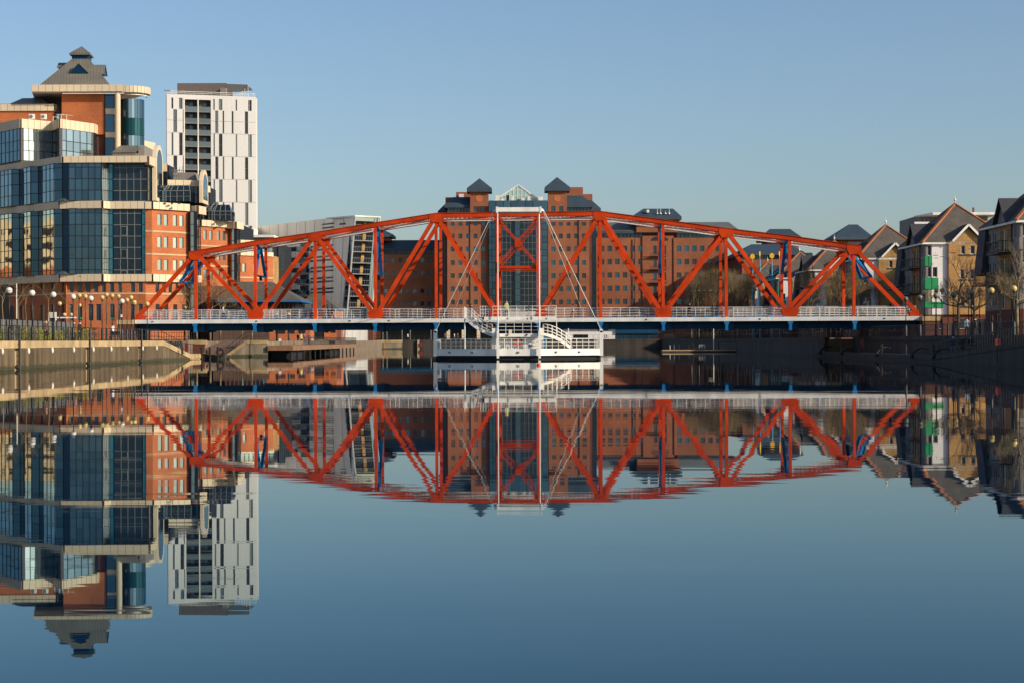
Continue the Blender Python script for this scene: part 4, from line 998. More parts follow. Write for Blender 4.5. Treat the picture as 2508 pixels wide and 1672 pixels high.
# small monopitch roof by the drum
b = MB(); x0, x1 = xa(281, 296), xa(340, 296); b.face([(x0, 294, tz(382)), (x1, 294, tz(382)), (x1 + .4, 298, tz(359)), (x0 + .6, 298, tz(359))]); b.box(x0 + .1, x1, 294.2, 298, tz(390), tz(382.5)); build('roof', b, 'seam', V)
b = MB(); b.box(xa(340, 297), xa(355, 297), 297, 305, tz(388), tz(360)); build('wall', b, 'greyren', V)

# unlit twin across the side dock, seen mirrored in the glass
ob = thing('apartment_building', 'cream apartment building with long dark window strips beyond the left edge, mirrored in the glass', 'building', (-150, 330, G))
b = MB(); b.box(-190, -140, 300, 400, G, 26); build('wall', b, 'band', ob)
b = MB(); b.box(-190, -139.8, 299.8, 400, 13.2, 16.6); build('base', b, 'brick', ob)
for z in (17.6, 20.6, 23.4):
    for k in range(12): b = MB(); b.box(-139.98, -139.85, 302 + k * 8, 307.5 + k * 8, z, z + 1.2); build('window', b, 'ldark', ob)

# ================================================================== WHITE TOWER BLOCK
tb = thing('tower_block', 'tall white apartment tower with staggered slot windows and a dark balcony bay', 'tower block', (xa(520, 420), 428, G))
Wl, Wr = pp(410, 420), pp(628.5, 425.5); F = Face(Wl, Wr); zt = lambda Y: za(520, Y, 422.6)
uu = lambda X: F.L * (X - 410) / 218.5
colsA = [(421.5, 426), (440, 448.5), (523, 527), (537, 546), (578, 582), (609.5, 618)]
colsB = [(426, 435), (449, 453), (528, 536), (546.2, 550), (568.6, 573), (601, 609)]
hs = []
for (y0, y1, cs) in ((242.5, 269.5, colsA), (271, 326, colsB), (328, 382.5, colsA), (384, 438.5, colsB), (440, 494.5, colsA), (496, 551, colsB), (552.5, 606, colsA), (608, 660, colsB), (662, 715, colsA)):
    hs += [(uu(a), uu(c), zt(y1), zt(y0)) for a, c in cs]
bay = (uu(454), uu(517.5), zt(780), zt(245.5))
hs = [h for h in hs if not (h[0] > bay[0] - .05 and h[1] < bay[1] + .05)]
wall(tb, Wl, Wr, G, zt(234), 'wpanel', hs + [bay], depth=.3, back=2.2)
windows(tb, F, hs, ['g_grey', 'g_grey', 'g_bal'], 'alum', depth=.25, rows=2)
b = MB(); b.prism([(Wl[0], 422.3), (Wr[0], 427.8), (xa(626.5, 442), 442), (Wl[0], 440)], G, zt(234.5)); build('core', b, 'wpanel', tb)
b = MB(); F.slab(b, bay[0] - .1, bay[1] + .1, bay[2], bay[3], -2.15, -1.9); build('bay_back_wall', b, 'c_grey', tb)
for i in range(13):
    zf = zt(273.5 + 28.35 * i); b = MB(); F.slab(b, bay[0] + .02, bay[1] - .02, zf - .25, zf, -1.9, -.02); build('balcony_slab', b, 'alum', tb)
    for (a, c) in ((454.6, 484), (488.5, 517)):
        b = MB(); F.slab(b, uu(a), uu(c), zf + .02, zf + 1.05, -.12, -.07); build('balustrade', b, 'g_bal', tb)
        b = MB(); F.slab(b, uu(a) + (uu(c) - uu(a)) * .42, uu(a) + (uu(c) - uu(a)) * .68, zf + .02, zf + 2.1, -1.88, -1.8); build('balcony_door', b, 'g_win', tb)
b = MB(); F.slab(b, uu(485), uu(487.8), zt(780), zt(246), -1.85, .02); build('bay_fin', b, 'cream', tb)
b = MB(); F.slab(b, uu(451), uu(454), zt(780), zt(244), -.3, .05); build('bay_fin', b, 'cream', tb)
for y in (297, 327, 382.5, 439, 495): b = MB(); F.slab(b, .05, uu(451), zt(y + .4), zt(y - .4), 0, .015); F.slab(b, uu(518), F.L - .05, zt(y + .4), zt(y - .4), 0, .015); build('joint_line', b, 'greyren', tb)
for k in range(9): b = MB(); u = uu(524 + 11 * k); F.slab(b, u - .03, u + .03, G, zt(236), 0, .01); build('panel_joint', b, 'greyclad', tb)
b = MB(); b.box(xa(436, 426), xa(556, 426), 426, 436, zt(234), zt(199)); build('plant_screen', b, 'brown', tb)
b = MB(); b.box(xa(541, 424), xa(555, 424), 424.3, 425.9, zt(234), zt(213)); build('stair_head', b, 'greyren', tb)
b = MB(); b.hexa([(xa(556, 428), 426, zt(221)), (xa(590, 428), 426, zt(221)), (xa(610, 428), 434, zt(206)), (xa(560, 428), 434, zt(206)), (xa(560, 428), 426, zt(201)), (xa(610, 428), 426, zt(203)), (xa(610, 428), 436, zt(202)), (xa(560, 428), 436, zt(201))])
build('canopy', b, 'c_grey', tb)
for X in (560, 566, 572, 578, 584, 590, 596, 602, 610): b = MB(); b.beam((xa(X, 428), 427.8, zt(234)), (xa(X, 428), 427.8, zt(210 if X < 600 else 203)), .1, .1); build('canopy_post', b, 'white', tb)
rail_run(tb, [F.P(.2, zt(234), -.2), F.P(F.L - .2, zt(234), -.2)], .75, 2, 2.0, r=.05)
b = MB(); F.slab(b, -.6, .9, zt(226.5), zt(224.8), -.3, .2); build('cradle_arm', b, 'alum', tb)

# ================================================================== SILVER CLAD BUILDING WITH LEANING GLASS END
sb = thing('silver_building', 'silver clad office building with slot windows and a leaning glazed balcony end', 'building', (-45, 420, G))
Sl, Sr = (xa(600, 446), 446), (xa(868, 400), 400); F = Face(Sl, Sr); L = F.L
zL, zR = za(629, 556, 440), za(870, 528, 400)
us = lambda X: (lambda t: ((X - 1254) / FPX * Sl[1] * 0 + L * t))(_solve(X)) 
def _solve(X):     # fraction along the face seen at column X
    k = (X - 1254) / FPX; x0, y0 = Sl; x1, y1 = Sr
    return (k * y0 - x0) / ((x1 - x0) - k * (y1 - y0))
def zs(X, Y): t = _solve(X); return za(X, Y, Sl[1] + (Sr[1] - Sl[1]) * t)
b = MB(); dv = Vector((-2.6, 14, 0))
lean = (870 - 843) / FPX * 400
a0, a1 = F.P(0, G), F.P(L - lean, G); t0, t1 = F.P(0, zs(606, 558)), F.P(L, zR)
b.hexa([a0, a1, a1 + dv, a0 + dv, t0, t1, t1 + dv, t0 + dv]); build('clad_block', b, 'greyclad', sb)
for k in range(1, 12): b = MB(); u = L * k / 12; b.beam(F.P(u - lean * (u / L), G, .02), F.P(u, zL + (zR - zL) * u / L - .1, .02), .05, .04, up=F.P(0, 0, 1) - F.P(0, 0, 0)); build('panel_joint', b, 'alum', sb)
def slot(X0, X1, Y0, Y1, m='g_dark'):
    zc = zs((X0 + X1) / 2, Y1); h = zs((X0 + X1) / 2, Y0) - zc; b = MB(); F.slab(b, us(X0), us(X1), zc, zc + h, -.1, .05); build('window', b, m, sb)
for Y in (549, 558): slot(790, 818, Y - 2, Y + 2)
slot(833, 847, 547, 551)
for r in range(5):
    for d in (0, 9): slot(762, 817, 601 + 26.2 * r + d, 605 + 26.2 * r + d)
for r in range(6):
    slot(697, 733, 606 + 26 * r, 617 + 26 * r)
for r in range(6): slot(697, 707, 592 + 26 * r, 604 + 26 * r, 'alum')
for r in range(6):
    slot(736, 757, 592 + 27 * r, 615 + 27 * r); b = MB(); zc = zs(746, 617 + 27 * r); F.slab(b, us(735), us(758), zc, zc + .3, -.1, .9); build('balcony', b, 'alum', sb)
    b = MB(); F.slab(b, us(735), us(758), zc + .3, zc + 1.2, .8, .86); build('balustrade', b, 'g_mid', sb)
# leaning glazed end
EL = (xa(870, 400), 400.0); ER = (xa(932, 404), 404.0); FE = Face(EL, ER); hgt = zR - G
def LP(u, z, o=0.0): k = (zR - z) / hgt * lean; q = FE.P(u, z, o); return q - Vector((k, 0, 0))
b = MB(); e = Vector((-1.9, 10, 0)); ze = zR - .2
b.hexa([LP(.05, G, -1.6), LP(FE.L - .1, G, -1.6), LP(FE.L - .1, G, -1.6) + e, LP(.05, G, -1.6) + e, LP(.05, ze, -1.6), LP(FE.L - .1, ze, -1.6), LP(FE.L - .1, ze, -1.6) + e, LP(.05, ze, -1.6) + e]); build('glass_core', b, 'g_dark', sb)
for r in range(8):
    z = zR - 3.0 - r * 2.46 * 1.02
    if z < G: break
    b = MB(); b.hexa([LP(.1, z - .2, -1.5), LP(.1, z - .2, .1), LP(FE.L * .78, z - .2, .1), LP(FE.L * .78, z - .2, -1.5), LP(.1, z, -1.5), LP(.1, z, .1), LP(FE.L * .78, z, .1), LP(FE.L * .78, z, -1.5)]); build('balcony_slab', b, 'greyren', sb)
    b = MB()
    for j in range(9): b.beam(LP(.2 + j * FE.L * .76 / 8, z, .05), LP(.2 + j * FE.L * .76 / 8, z + 1, .05), .05, .05)
    b.beam(LP(.1, z + 1, .05), LP(FE.L * .78, z + 1, .05), .06, .06); build('balcony_rail', b, 'alum', sb)
    b = MB(); b.hexa([LP(FE.L * .5, z, -1.5), LP(FE.L * .62, z, -1.5), LP(FE.L * .62, z, -1.3), LP(FE.L * .5, z, -1.3), LP(FE.L * .5, z + 1.9, -1.5), LP(FE.L * .62, z + 1.9, -1.5), LP(FE.L * .62, z + 1.9, -1.3), LP(FE.L * .5, z + 1.9, -1.3)]); build('curtain', b, 'brickyl', sb)
for f, w, m in ((0.02, .3, 'greyclad'), (.80, .28, 'g_pale'), (.9, .14, 'alum'), (1.0, .18, 'white')):
    b = MB(); b.beam(LP(FE.L * f, G, .1), LP(FE.L * f, zR - .1, .1), w, .2, up=(0, -1, 0)); build('leaning_fin', b, m, sb)
b = MB(); b.hexa([LP(0, zR - 1.2, 0), LP(FE.L, zR - 1.2, 0), LP(FE.L, zR - 1.2, -2), LP(0, zR - 1.2, -2), LP(0, zR - .3, 0), LP(FE.L, zR - .3, 0), LP(FE.L, zR - .3, -2), LP(0, zR - .3, -2)]); build('top_glazing', b, 'g_atr', sb)
b = MB(); b.hexa([LP(-.1, zR - .28, .2), LP(FE.L + .1, zR - .28, .2), LP(FE.L - 2, zR - .28, -10), LP(-1.5, zR - .28, -10), LP(-.1, zR, .2), LP(FE.L + .1, zR, .2), LP(FE.L - 2, zR, -10), LP(-1.5, zR, -10)]); build('roof_slab', b, 'greyclad', sb)

# low white roofed block between
lb2 = thing('flat_roofed_building', 'low building with a flat white roof slab between the brick wings and the silver building', 'building', (xa(640, 350), 355, G))
zz = lambda Y: za(640, Y, 350)
b = MB(); b.box(xa(590, 350), xa(690, 350), 350.5, 362, G, zz(583)); build('wall', b, 'greyren', lb2)
b = MB(); b.box(xa(588, 350), xa(672, 350), 349.5, 363, zz(582), zz(576)); build('roof_slab', b, 'white', lb2)
b = MB(); b.box(xa(588, 350), xa(622, 350), 351, 356, zz(576), zz(559)); build('penthouse', b, 'cream', lb2)
b = MB(); b.box(xa(609, 350), xa(618, 350), 350.9, 351, zz(575), zz(568)); build('window', b, 'g_win', lb2)
for k in range(6): b = MB(); b.box(xa(592 + k * 16, 350), xa(606 + k * 16, 350), 350.42, 350.5, zz(640), zz(600)); build('window', b, 'g_teal', lb2)

# ================================================================== BIG BRICK OFFICE WITH TWIN TOWERS (far end of the dock)
cb = thing('brick_office_block', 'big orange brick office block with twin pyramid roofed towers and a central blue glass bay', 'building', (0, 590, G))
CD = 580.0; cz = lambda Y: za(1270, Y, CD); cx = lambda X: xa(X, CD)
def block(parent, X0, X1, D, y_top, y_bot, m, cols, rows, gl=('g_win', 'g_win', 'g_wint'), depth=.25, name='wall'):
    F = Face(pp(X0, D), pp(X1, D)); z = lambda Y: za((X0 + X1) / 2, Y, D); ux = lambda X: xa(X, D) - xa(X0, D)
    hs = [(ux(a), ux(c), z(r1), z(r0)) for (r0, r1) in rows for (a, c) in cols]
    wall(parent, pp(X0, D), pp(X1, D), z(y_bot), z(y_top), m, hs, depth, name); windows(parent, F, hs, list(gl), 'ldark', depth)
    return F
rowsC = [(545, 553.5), (573, 584.5), (604.6, 616), (638, 649.5), (670, 681.5), (702, 713.5), (734.5, 746)]
b = MB(); b.box(cx(1090), cx(1450), CD + .5, CD + 30, G, cz(523)); build('core', b, 'brickdk', cb)
block(cb, 1096, 1197, CD, 524, 830, 'brick2', [(1104.5, 1114), (1123.5, 1133), (1142, 1151.5), (1160.5, 1170), (1179.5, 1189)], rowsC)
block(cb, 1343, 1444, CD, 524, 830, 'brick2', [(1351, 1361), (1369.5, 1379), (1388.5, 1398), (1407, 1416.5), (1426, 1436)], rowsC)
for X in (1151.8, 1418): b = MB(); b.box(cx(X) - .12, cx(X) + .12, CD - .2, CD - .01, G, cz(524)); build('downpipe', b, 'ldark', cb)
for X0, X1 in ((1078, 1095.8), (1444.2, 1460)):
    curtain(cb, pp(X0, CD + 1), pp(X1, CD + 1), 0, 0, 2, 0, 'g_dark', zlist=[cz(y) for y in range(824, 523, -20)], bar=.2)
# glass bay
for (X0, X1, D, nc, gl) in ((1198, 1214, CD - 1, 2, 'g_blue'), (1214, 1220, CD - 2, 1, 'g_navy'), (1220, 1262, CD - 3, 4, 'g_dark'), (1262, 1275, CD - 3.6, 1, 'g_blue'), (1275, 1314, CD - 3, 4, 'g_dark'), (1314, 1328, CD - 2, 1, 'g_mid'), (1328, 1342, CD - 1, 1, 'g_blue')):
    curtain(cb, pp(X0, D), pp(X1, D), 0, 0, nc, 0, gl, zlist=[cz(y) for y in range(820, 495, -16)] + [cz(494)], bar=.14, fr='c_grey' if nc == 4 else 'ldark', tilt=.003)
b = MB(); b.box(cx(1198), cx(1342), CD, CD + 20, G, cz(493)); build('core', b, 'dkblue', cb)
for k in range(8): b = MB(); b.box(cx(1198 + 18 * k) + .1, cx(1216 + 18 * k) - .1, CD - 4.2, CD - 3.8, cz(521), cz(494)); build('parapet_panel', b, 'g_blue', cb)
# towers
for (a, c, e0, e1, yt, ye, yb) in ((1153, 1197.5, 1145, 1206, 436, 463, 472), (1343, 1389, 1335, 1396.5, 433.5, 461, 470.5)):
    z = cz; x0, x1 = cx(a), cx(c); D0 = CD - 2; ux = lambda X: cx(X) - x0; F = Face((x0, D0), (x1, D0))
    hs = [(ux(a + 8), ux(a + 18), z(519.5), z(507)), (ux(c - 19), ux(c - 9), z(519.5), z(507))]
    wall(cb, (x0, D0), (x1, D0), z(526), z(470), 'brick2', hs); windows(cb, F, hs, 'g_win', 'ldark')
    b = MB(); b.box(x0 + .05, x1 - .05, D0 + .4, D0 + 7, z(526), z(470)); build('tower_core', b, 'brick2', cb)
    b = MB(); q = ((x0 + x1) / 2, D0 - .08, z(487.5)); N = 20
    ring = [(q[0] + 1.15 * cos(2 * pi * i / N), q[1], q[2] + 1.15 * sin(2 * pi * i / N)) for i in range(N)]; b.face(ring); build('roundel', b, 'brick', cb)
    xe0, xe1 = cx(e0), cx(e1); b = MB(); ye0, ye1 = D0 - 1.2, D0 + 8; ap = ((xe0 + xe1) / 2, (ye0 + ye1) / 2, z(yt))
    cs = [(xe0, ye0), (xe1, ye0), (xe1, ye1), (xe0, ye1)]; b.prism(cs, z(yb), z(ye) - .01)
    for i in range(4): j = (i + 1) % 4; b.face([(*cs[i], z(ye)), (*cs[j], z(ye)), ap])
    build('pyramid_roof', b, 'seamdk', cb)
# mansards beside the towers, upper plant rooms
def mansard(parent, pts, zb, zt_, m='seamdk'):
    """pts: bottom quad then top quad (x, y)"""
    b = MB(); lo, hi = pts
    for i in range(4): j = (i + 1) % 4; b.face([(*lo[i], zb), (*lo[j], zb), (*hi[j], zt_), (*hi[i], zt_)])
    b.face([(*p, zt_) for p in hi]); b.prism(lo, zb - .8, zb - .01); build('mansard_roof', b, m, parent)
q4 = lambda X0, X1, D0, D1: [(xa(X0, CD), D0), (xa(X1, CD), D0), (xa(X1, CD), D1), (xa(X0, CD), D1)]
mansard(cb, (q4(1090, 1153, CD - .8, CD + 8), q4(1110, 1153, CD + 3, CD + 7)), cz(503), cz(481))
mansard(cb, (q4(1071, 1100, CD + 6, CD + 20), q4(1090, 1100, CD + 9, CD + 18)), cz(514), cz(493))
mansard(cb, (q4(1389, 1452, CD - .8, CD + 8), q4(1389, 1430, CD + 3, CD + 7)), cz(503), cz(478))
mansard(cb, (q4(1440, 1475, CD + 6, CD + 20), q4(1440, 1453, CD + 9, CD + 18)), cz(508), cz(486))
for X0, X1 in ((1097, 1153), (1389, 1446)): curtain(cb, pp(X0, CD + .2), pp(X1, CD + .2), cz(521), cz(507), 7, 1, 'g_win', bar=.25)
for (X0, X1, y0, y1, D) in ((1118, 1152, 471, 490, CD + 10), (1092, 1112, 484, 500, CD + 12), (1390, 1429, 459, 490, CD + 9), (1389, 1452, 476, 500, CD + 11)):
    b = MB(); b.box(xa(X0, D), xa(X1, D), D, D + 8, za(X0, y1, D), za(X0, y0, D)); build('plant_room', b, 'brick2', cb)
b = MB(); b.box(xa(1125, 588), xa(1137, 588), 588.8, 589.5, za(1130, 483, 588), za(1130, 475, 588)); build('louvre', b, 'cream', cb)
# glazed atrium gable
at_ = thing_parts = None
xg0, xg1, xm = cx(1211), cx(1325), cx(1271); zg0, zg1 = cz(492), cz(452.5); yg = CD + 1
b = MB(); b.face([(xg0, yg, zg0), (xg1, yg, zg0), (xm, yg, zg1)]); b.face([(xg0, yg, zg0), (xm, yg, zg1), (xm, yg + 22, zg1), (xg0, yg + 22, zg0)]); b.face([(xg1, yg, zg0), (xg1, yg + 22, zg0), (xm, yg + 22, zg1), (xm, yg, zg1)]); build('atrium_roof', b, 'g_atr', cb)
b = MB(); b.beam((xg0, yg - .1, zg0), (xm, yg - .1, zg1), .35, .35, up=(0, 1, 0)); b.beam((xm, yg - .1, zg1), (xg1, yg - .1, zg0), .35, .35, up=(0, 1, 0))
for i in range(1, 12):
    x = xg0 + (xg1 - xg0) * i / 12; zt2 = zg0 + (zg1 - zg0) * (1 - abs(x - xm) / (xm - xg0 if x < xm else xg1 - xm)); b.beam((x, yg - .08, zg0), (x, yg - .08, zt2), .14, .14)
for k in (.33, .66): w_ = 1 - k; b.beam((xm + (xg0 - xm) * w_, yg - .08, zg0 + (zg1 - zg0) * k), (xm + (xg1 - xm) * w_, yg - .08, zg0 + (zg1 - zg0) * k), .12, .12)
build('atrium_frame', b, 'white', cb)
for k in range(9): b = MB(); x = cx(1215 + k * 13); h = U(.6, 2); b.box(x, x + U(.6, 1.6), CD - 2.5, CD - 1, cz(494), cz(494) + h); build('roof_plant', b, random.choice(['c_grey', 'cream', 'ldark']), cb)

# left wing (in the shade of the centre)
lwg = thing('office_wing', 'shaded dark brick office wing left of the twin towered block', 'building', (xa(1005, 592), 600, G), 'wings of the brick office block')
rowsL = [(632, 643), (664, 675), (708, 718.5), (739, 749.5)]
block(lwg, 915, 1080, 593, 624, 830, 'brick2', [(X, X + 9) for X in (922, 941, 958, 977, 994, 1012, 1030, 1047, 1063)], rowsL, ('g_dark', 'g_wint', 'g_win'))
z = lambda Y: za(1000, Y, 593)
curtain(lwg, pp(915, 593.2), pp(1080, 593.2), z(624), z(611), 22, 1, 'g_dark', bar=.2)
b = MB(); x0, x1 = xa(912, 593), xa(1080, 593); b.face([(x0, 592, z(610)), (x1, 592, z(610)), (x1, 597, z(587)), (x0, 597, z(587))]); b.box(x0, x1, 592, 597, z(612), z(610.1)); b.box(x0, x1, 597, 610, z(611), z(587)); build('mansard_roof', b, 'seamdk', lwg)
b = MB(); b.box(xa(916, 594), xa(1079, 594), 593.8, 612, G, z(612)); build('core', b, 'brickdk', lwg)
b = MB(); b.box(xa(905, 591), xa(955, 591), 592, 602, z(590), z(583)); build('tower', b, 'brick2', lwg)
hip_roof(lwg, xa(880, 590), xa(964, 590), 590, 604, z(576), xa(905, 595), xa(937, 595), z(560), 'seamdk', fascia=.8)

# right wing
rwg = thing('office_wing', 'sunlit orange brick office wing with iron balconies right of the twin towered block', 'building', (xa(1620, 592), 600, G), 'wings of the brick office block')
rowsR = [(602.5, 616), (635, 648), (668, 680.5), (700.5, 713), (732.5, 745)]; z = lambda Y: za(1620, Y, 592)
block(rwg, 1461, 1574, 592, 583, 830, 'brick2', [(1470, 1480.5), (1488.5, 1499), (1507, 1518), (1526, 1536.5), (1544.5, 1555), (1564, 1573.5)][0:6], rowsR)
block(rwg, 1574.2, 1650, 591.6, 578, 830, 'brick2', [(1601, 1609), (1625, 1632)], [(r0, r1 + 6) for r0, r1 in rowsR])
block(rwg, 1650.2, 1782, 592, 583, 830, 'brick2', [(1658, 1669), (1677, 1688), (1696, 1707), (1715, 1726), (1734, 1744.5), (1753, 1764)], rowsR)
for X in (1554.5, 1649.5): b = MB(); b.box(xa(X, 591), xa(X + 1.6, 591), 591.35, 591.6, G, z(584)); build('downpipe', b, 'ldark', rwg)
b = MB(); q = (xa(1616.5, 591.5), 591.5, z(590)); b.face([(q[0] + 2.9 * cos(pi * i / 12), q[1], q[2] + 1.5 * sin(pi * i / 12)) for i in range(13)]); build('arched_lunette', b, 'g_dark', rwg)
for r in range(5):
    zf = z(628 + 32.4 * r); x0, x1 = xa(1592, 591), xa(1633, 591); b = MB()
    b.box(x0, x1, 590.3, 591.59, zf - .15, zf)
    for k in range(19): xx = x0 + (x1 - x0) * k / 18; b.beam((xx, 590.35, zf), (xx, 590.35, zf + 1), .05, .05)
    b.beam((x0, 590.35, zf + 1), (x1, 590.35, zf + 1), .09, .09); b.beam((x0, 590.35, zf + .5), (x1, 590.35, zf + .5), .05, .05); build('balcony', b, 'ldark', rwg)
for X0, X1 in ((1461, 1574), (1658, 1782)): curtain(rwg, pp(X0, 592.1), pp(X1, 592.1), z(582.5), z(571), int((X1 - X0) / 9), 1, 'g_win', bar=.25)
b = MB(); b.box(xa(1462, 592), xa(1781, 592), 592.4, 612, G, z(572)); build('core', b, 'brickdk', rwg)
hip_roof(rwg, xa(1440, 592), xa(1812, 592), 591, 613, z(566), xa(1470, 600), xa(1785, 600), z(541), 'seamgr', ry=600, fascia=.9, mf='seamdk')
hip_roof(rwg, xa(1548, 586), xa(1672, 586), 588, 602, za(1610, 530, 586), xa(1577, 592), xa(1650, 592), za(1610, 510, 590), 'seamdk', ry=593, fascia=1.0)
b = MB(); b.box(xa(1560, 590), xa(1662, 590), 590.5, 600, z(570), za(1610, 536, 590)); build('tower', b, 'brick2', rwg)
for X, h in ((1610, 1.8), (1618, 2), (1630, .9), (1639, 2)):
    q = at(X, 524, 589); b = MB(); b.tube(q, q + Vector((0, 0, h * .9)), .1, .06); b.lathe(q, [(.35, -.1), (.2, .3)], 8); build('aerial', b, 'cream', rwg)
b = MB(); q = at(1587, 521, 589); b.box(q.x - .4, q.x + .4, q.y, q.y + 1, q.z, q.z + .9); build('roof_vent', b, 'cream', rwg)
# forward-running end of the right wing: casts the slanting shadow
eb = thing('office_wing', 'dark hip roofed brick office wing running towards the dock behind the blue poles', 'building', (xa(1870, 540), 560, G), 'wings of the brick office block')
z = lambda Y: za(1880, Y, 545)
block(eb, 1818, 1990, 545, 636, 830, 'brick2', [(1834, 1842), (1858, 1870), (1878, 1888), (1902, 1912), (1926, 1936), (1950, 1960)], [(655, 669), (690, 704), (724, 738)])
curtain(eb, pp(1818, 545.1), pp(1990, 545.1), z(635.5), z(621), 16, 1, 'g_win', bar=.25)
b = MB(); b.box(xa(1819, 546), xa(1990, 546), 545.5, 590, G, z(622)); build('core', b, 'brickdk', eb)
hip_roof(eb, xa(1812, 545), xa(1970, 545), 544, 596, z(619), xa(1842, 555), xa(1936, 555), z(594), 'seamdk', ry=556, fascia=.8)
hip_roof(eb, xa(1870, 575), xa(1967, 575), 575, 592, za(1900, 583, 575), xa(1887, 582), xa(1937, 582), za(1900, 560, 580), 'seamdk', ry=583, fascia=.8)
b = MB(); b.box(xa(1880, 577), xa(1957, 577), 577, 590, z(600), za(1900, 586, 575)); build('tower', b, 'brick2', eb)
hb = thing('brick_tower', 'square brick tower with a dark hat shaped roof above the right bridge end', 'tower', (xa(2090, 480), 485, G))
z = lambda Y: za(2090, Y, 480)
block(hb, 2060, 2124, 480, 587, 830, 'brick2', [(2112, 2118)], [(592, 610)]); b = MB(); b.box(xa(2060, 480), xa(2130, 480), 480.4, 490, G, z(587)); build('core', b, 'brick2', hb)
hip_roof(hb, xa(2041, 478), xa(2140, 478), 478, 492, z(582), xa(2081, 484), xa(2103, 484), z(547.5), 'seamdk', ry=485, fascia=.7)

# white balconied flats behind the right-hand houses
wf = thing('apartment_building', 'white modern apartment building with a thin flat roof behind the pointed house roof', 'building', (xa(2330, 380), 385, G))
z = lambda Y: za(2300, Y, 380); X_ = lambda X: xa(X, 380)
b = MB(); b.box(X_(2254), X_(2420), 380, 400, G, z(527)); build('wall', b, 'greyren', wf)
b = MB(); b.hexa([(X_(2234), 378, z(533)), (X_(2275), 376, z(530)), (X_(2440), 376, z(530)), (X_(2440), 402, z(530)), (X_(2234), 378, z(531)), (X_(2275), 376, z(524)), (X_(2440), 376, z(524)), (X_(2440), 402, z(524))]); build('roof_slab', b, 'white', wf)
for (y0, y1) in ((546, 560), (563, 578)): b = MB(); b.box(X_(2233), X_(2420), 377, 377.3, z(y1), z(y0)); build('balcony_front', b, 'render', wf)
for k in range(6): b = MB(); b.box(X_(2262 + 9 * k), X_(2269 + 9 * k), 379.9, 379.98, z(546), z(535)); build('window', b, 'g_win', wf)
for k in range(5): b = MB(); b.box(X_(2236 + 9 * k), X_(2243 + 9 * k), 379.9, 379.98, z(600), z(579)); build('window', b, 'g_win', wf)
b = MB(); b.lathe((X_(2410), 388, z(521)), [(1.2, 0), (1.2, .5), (.35, .6), (.35, 1.6)], 14); build('flue', b, 'greyren', wf)

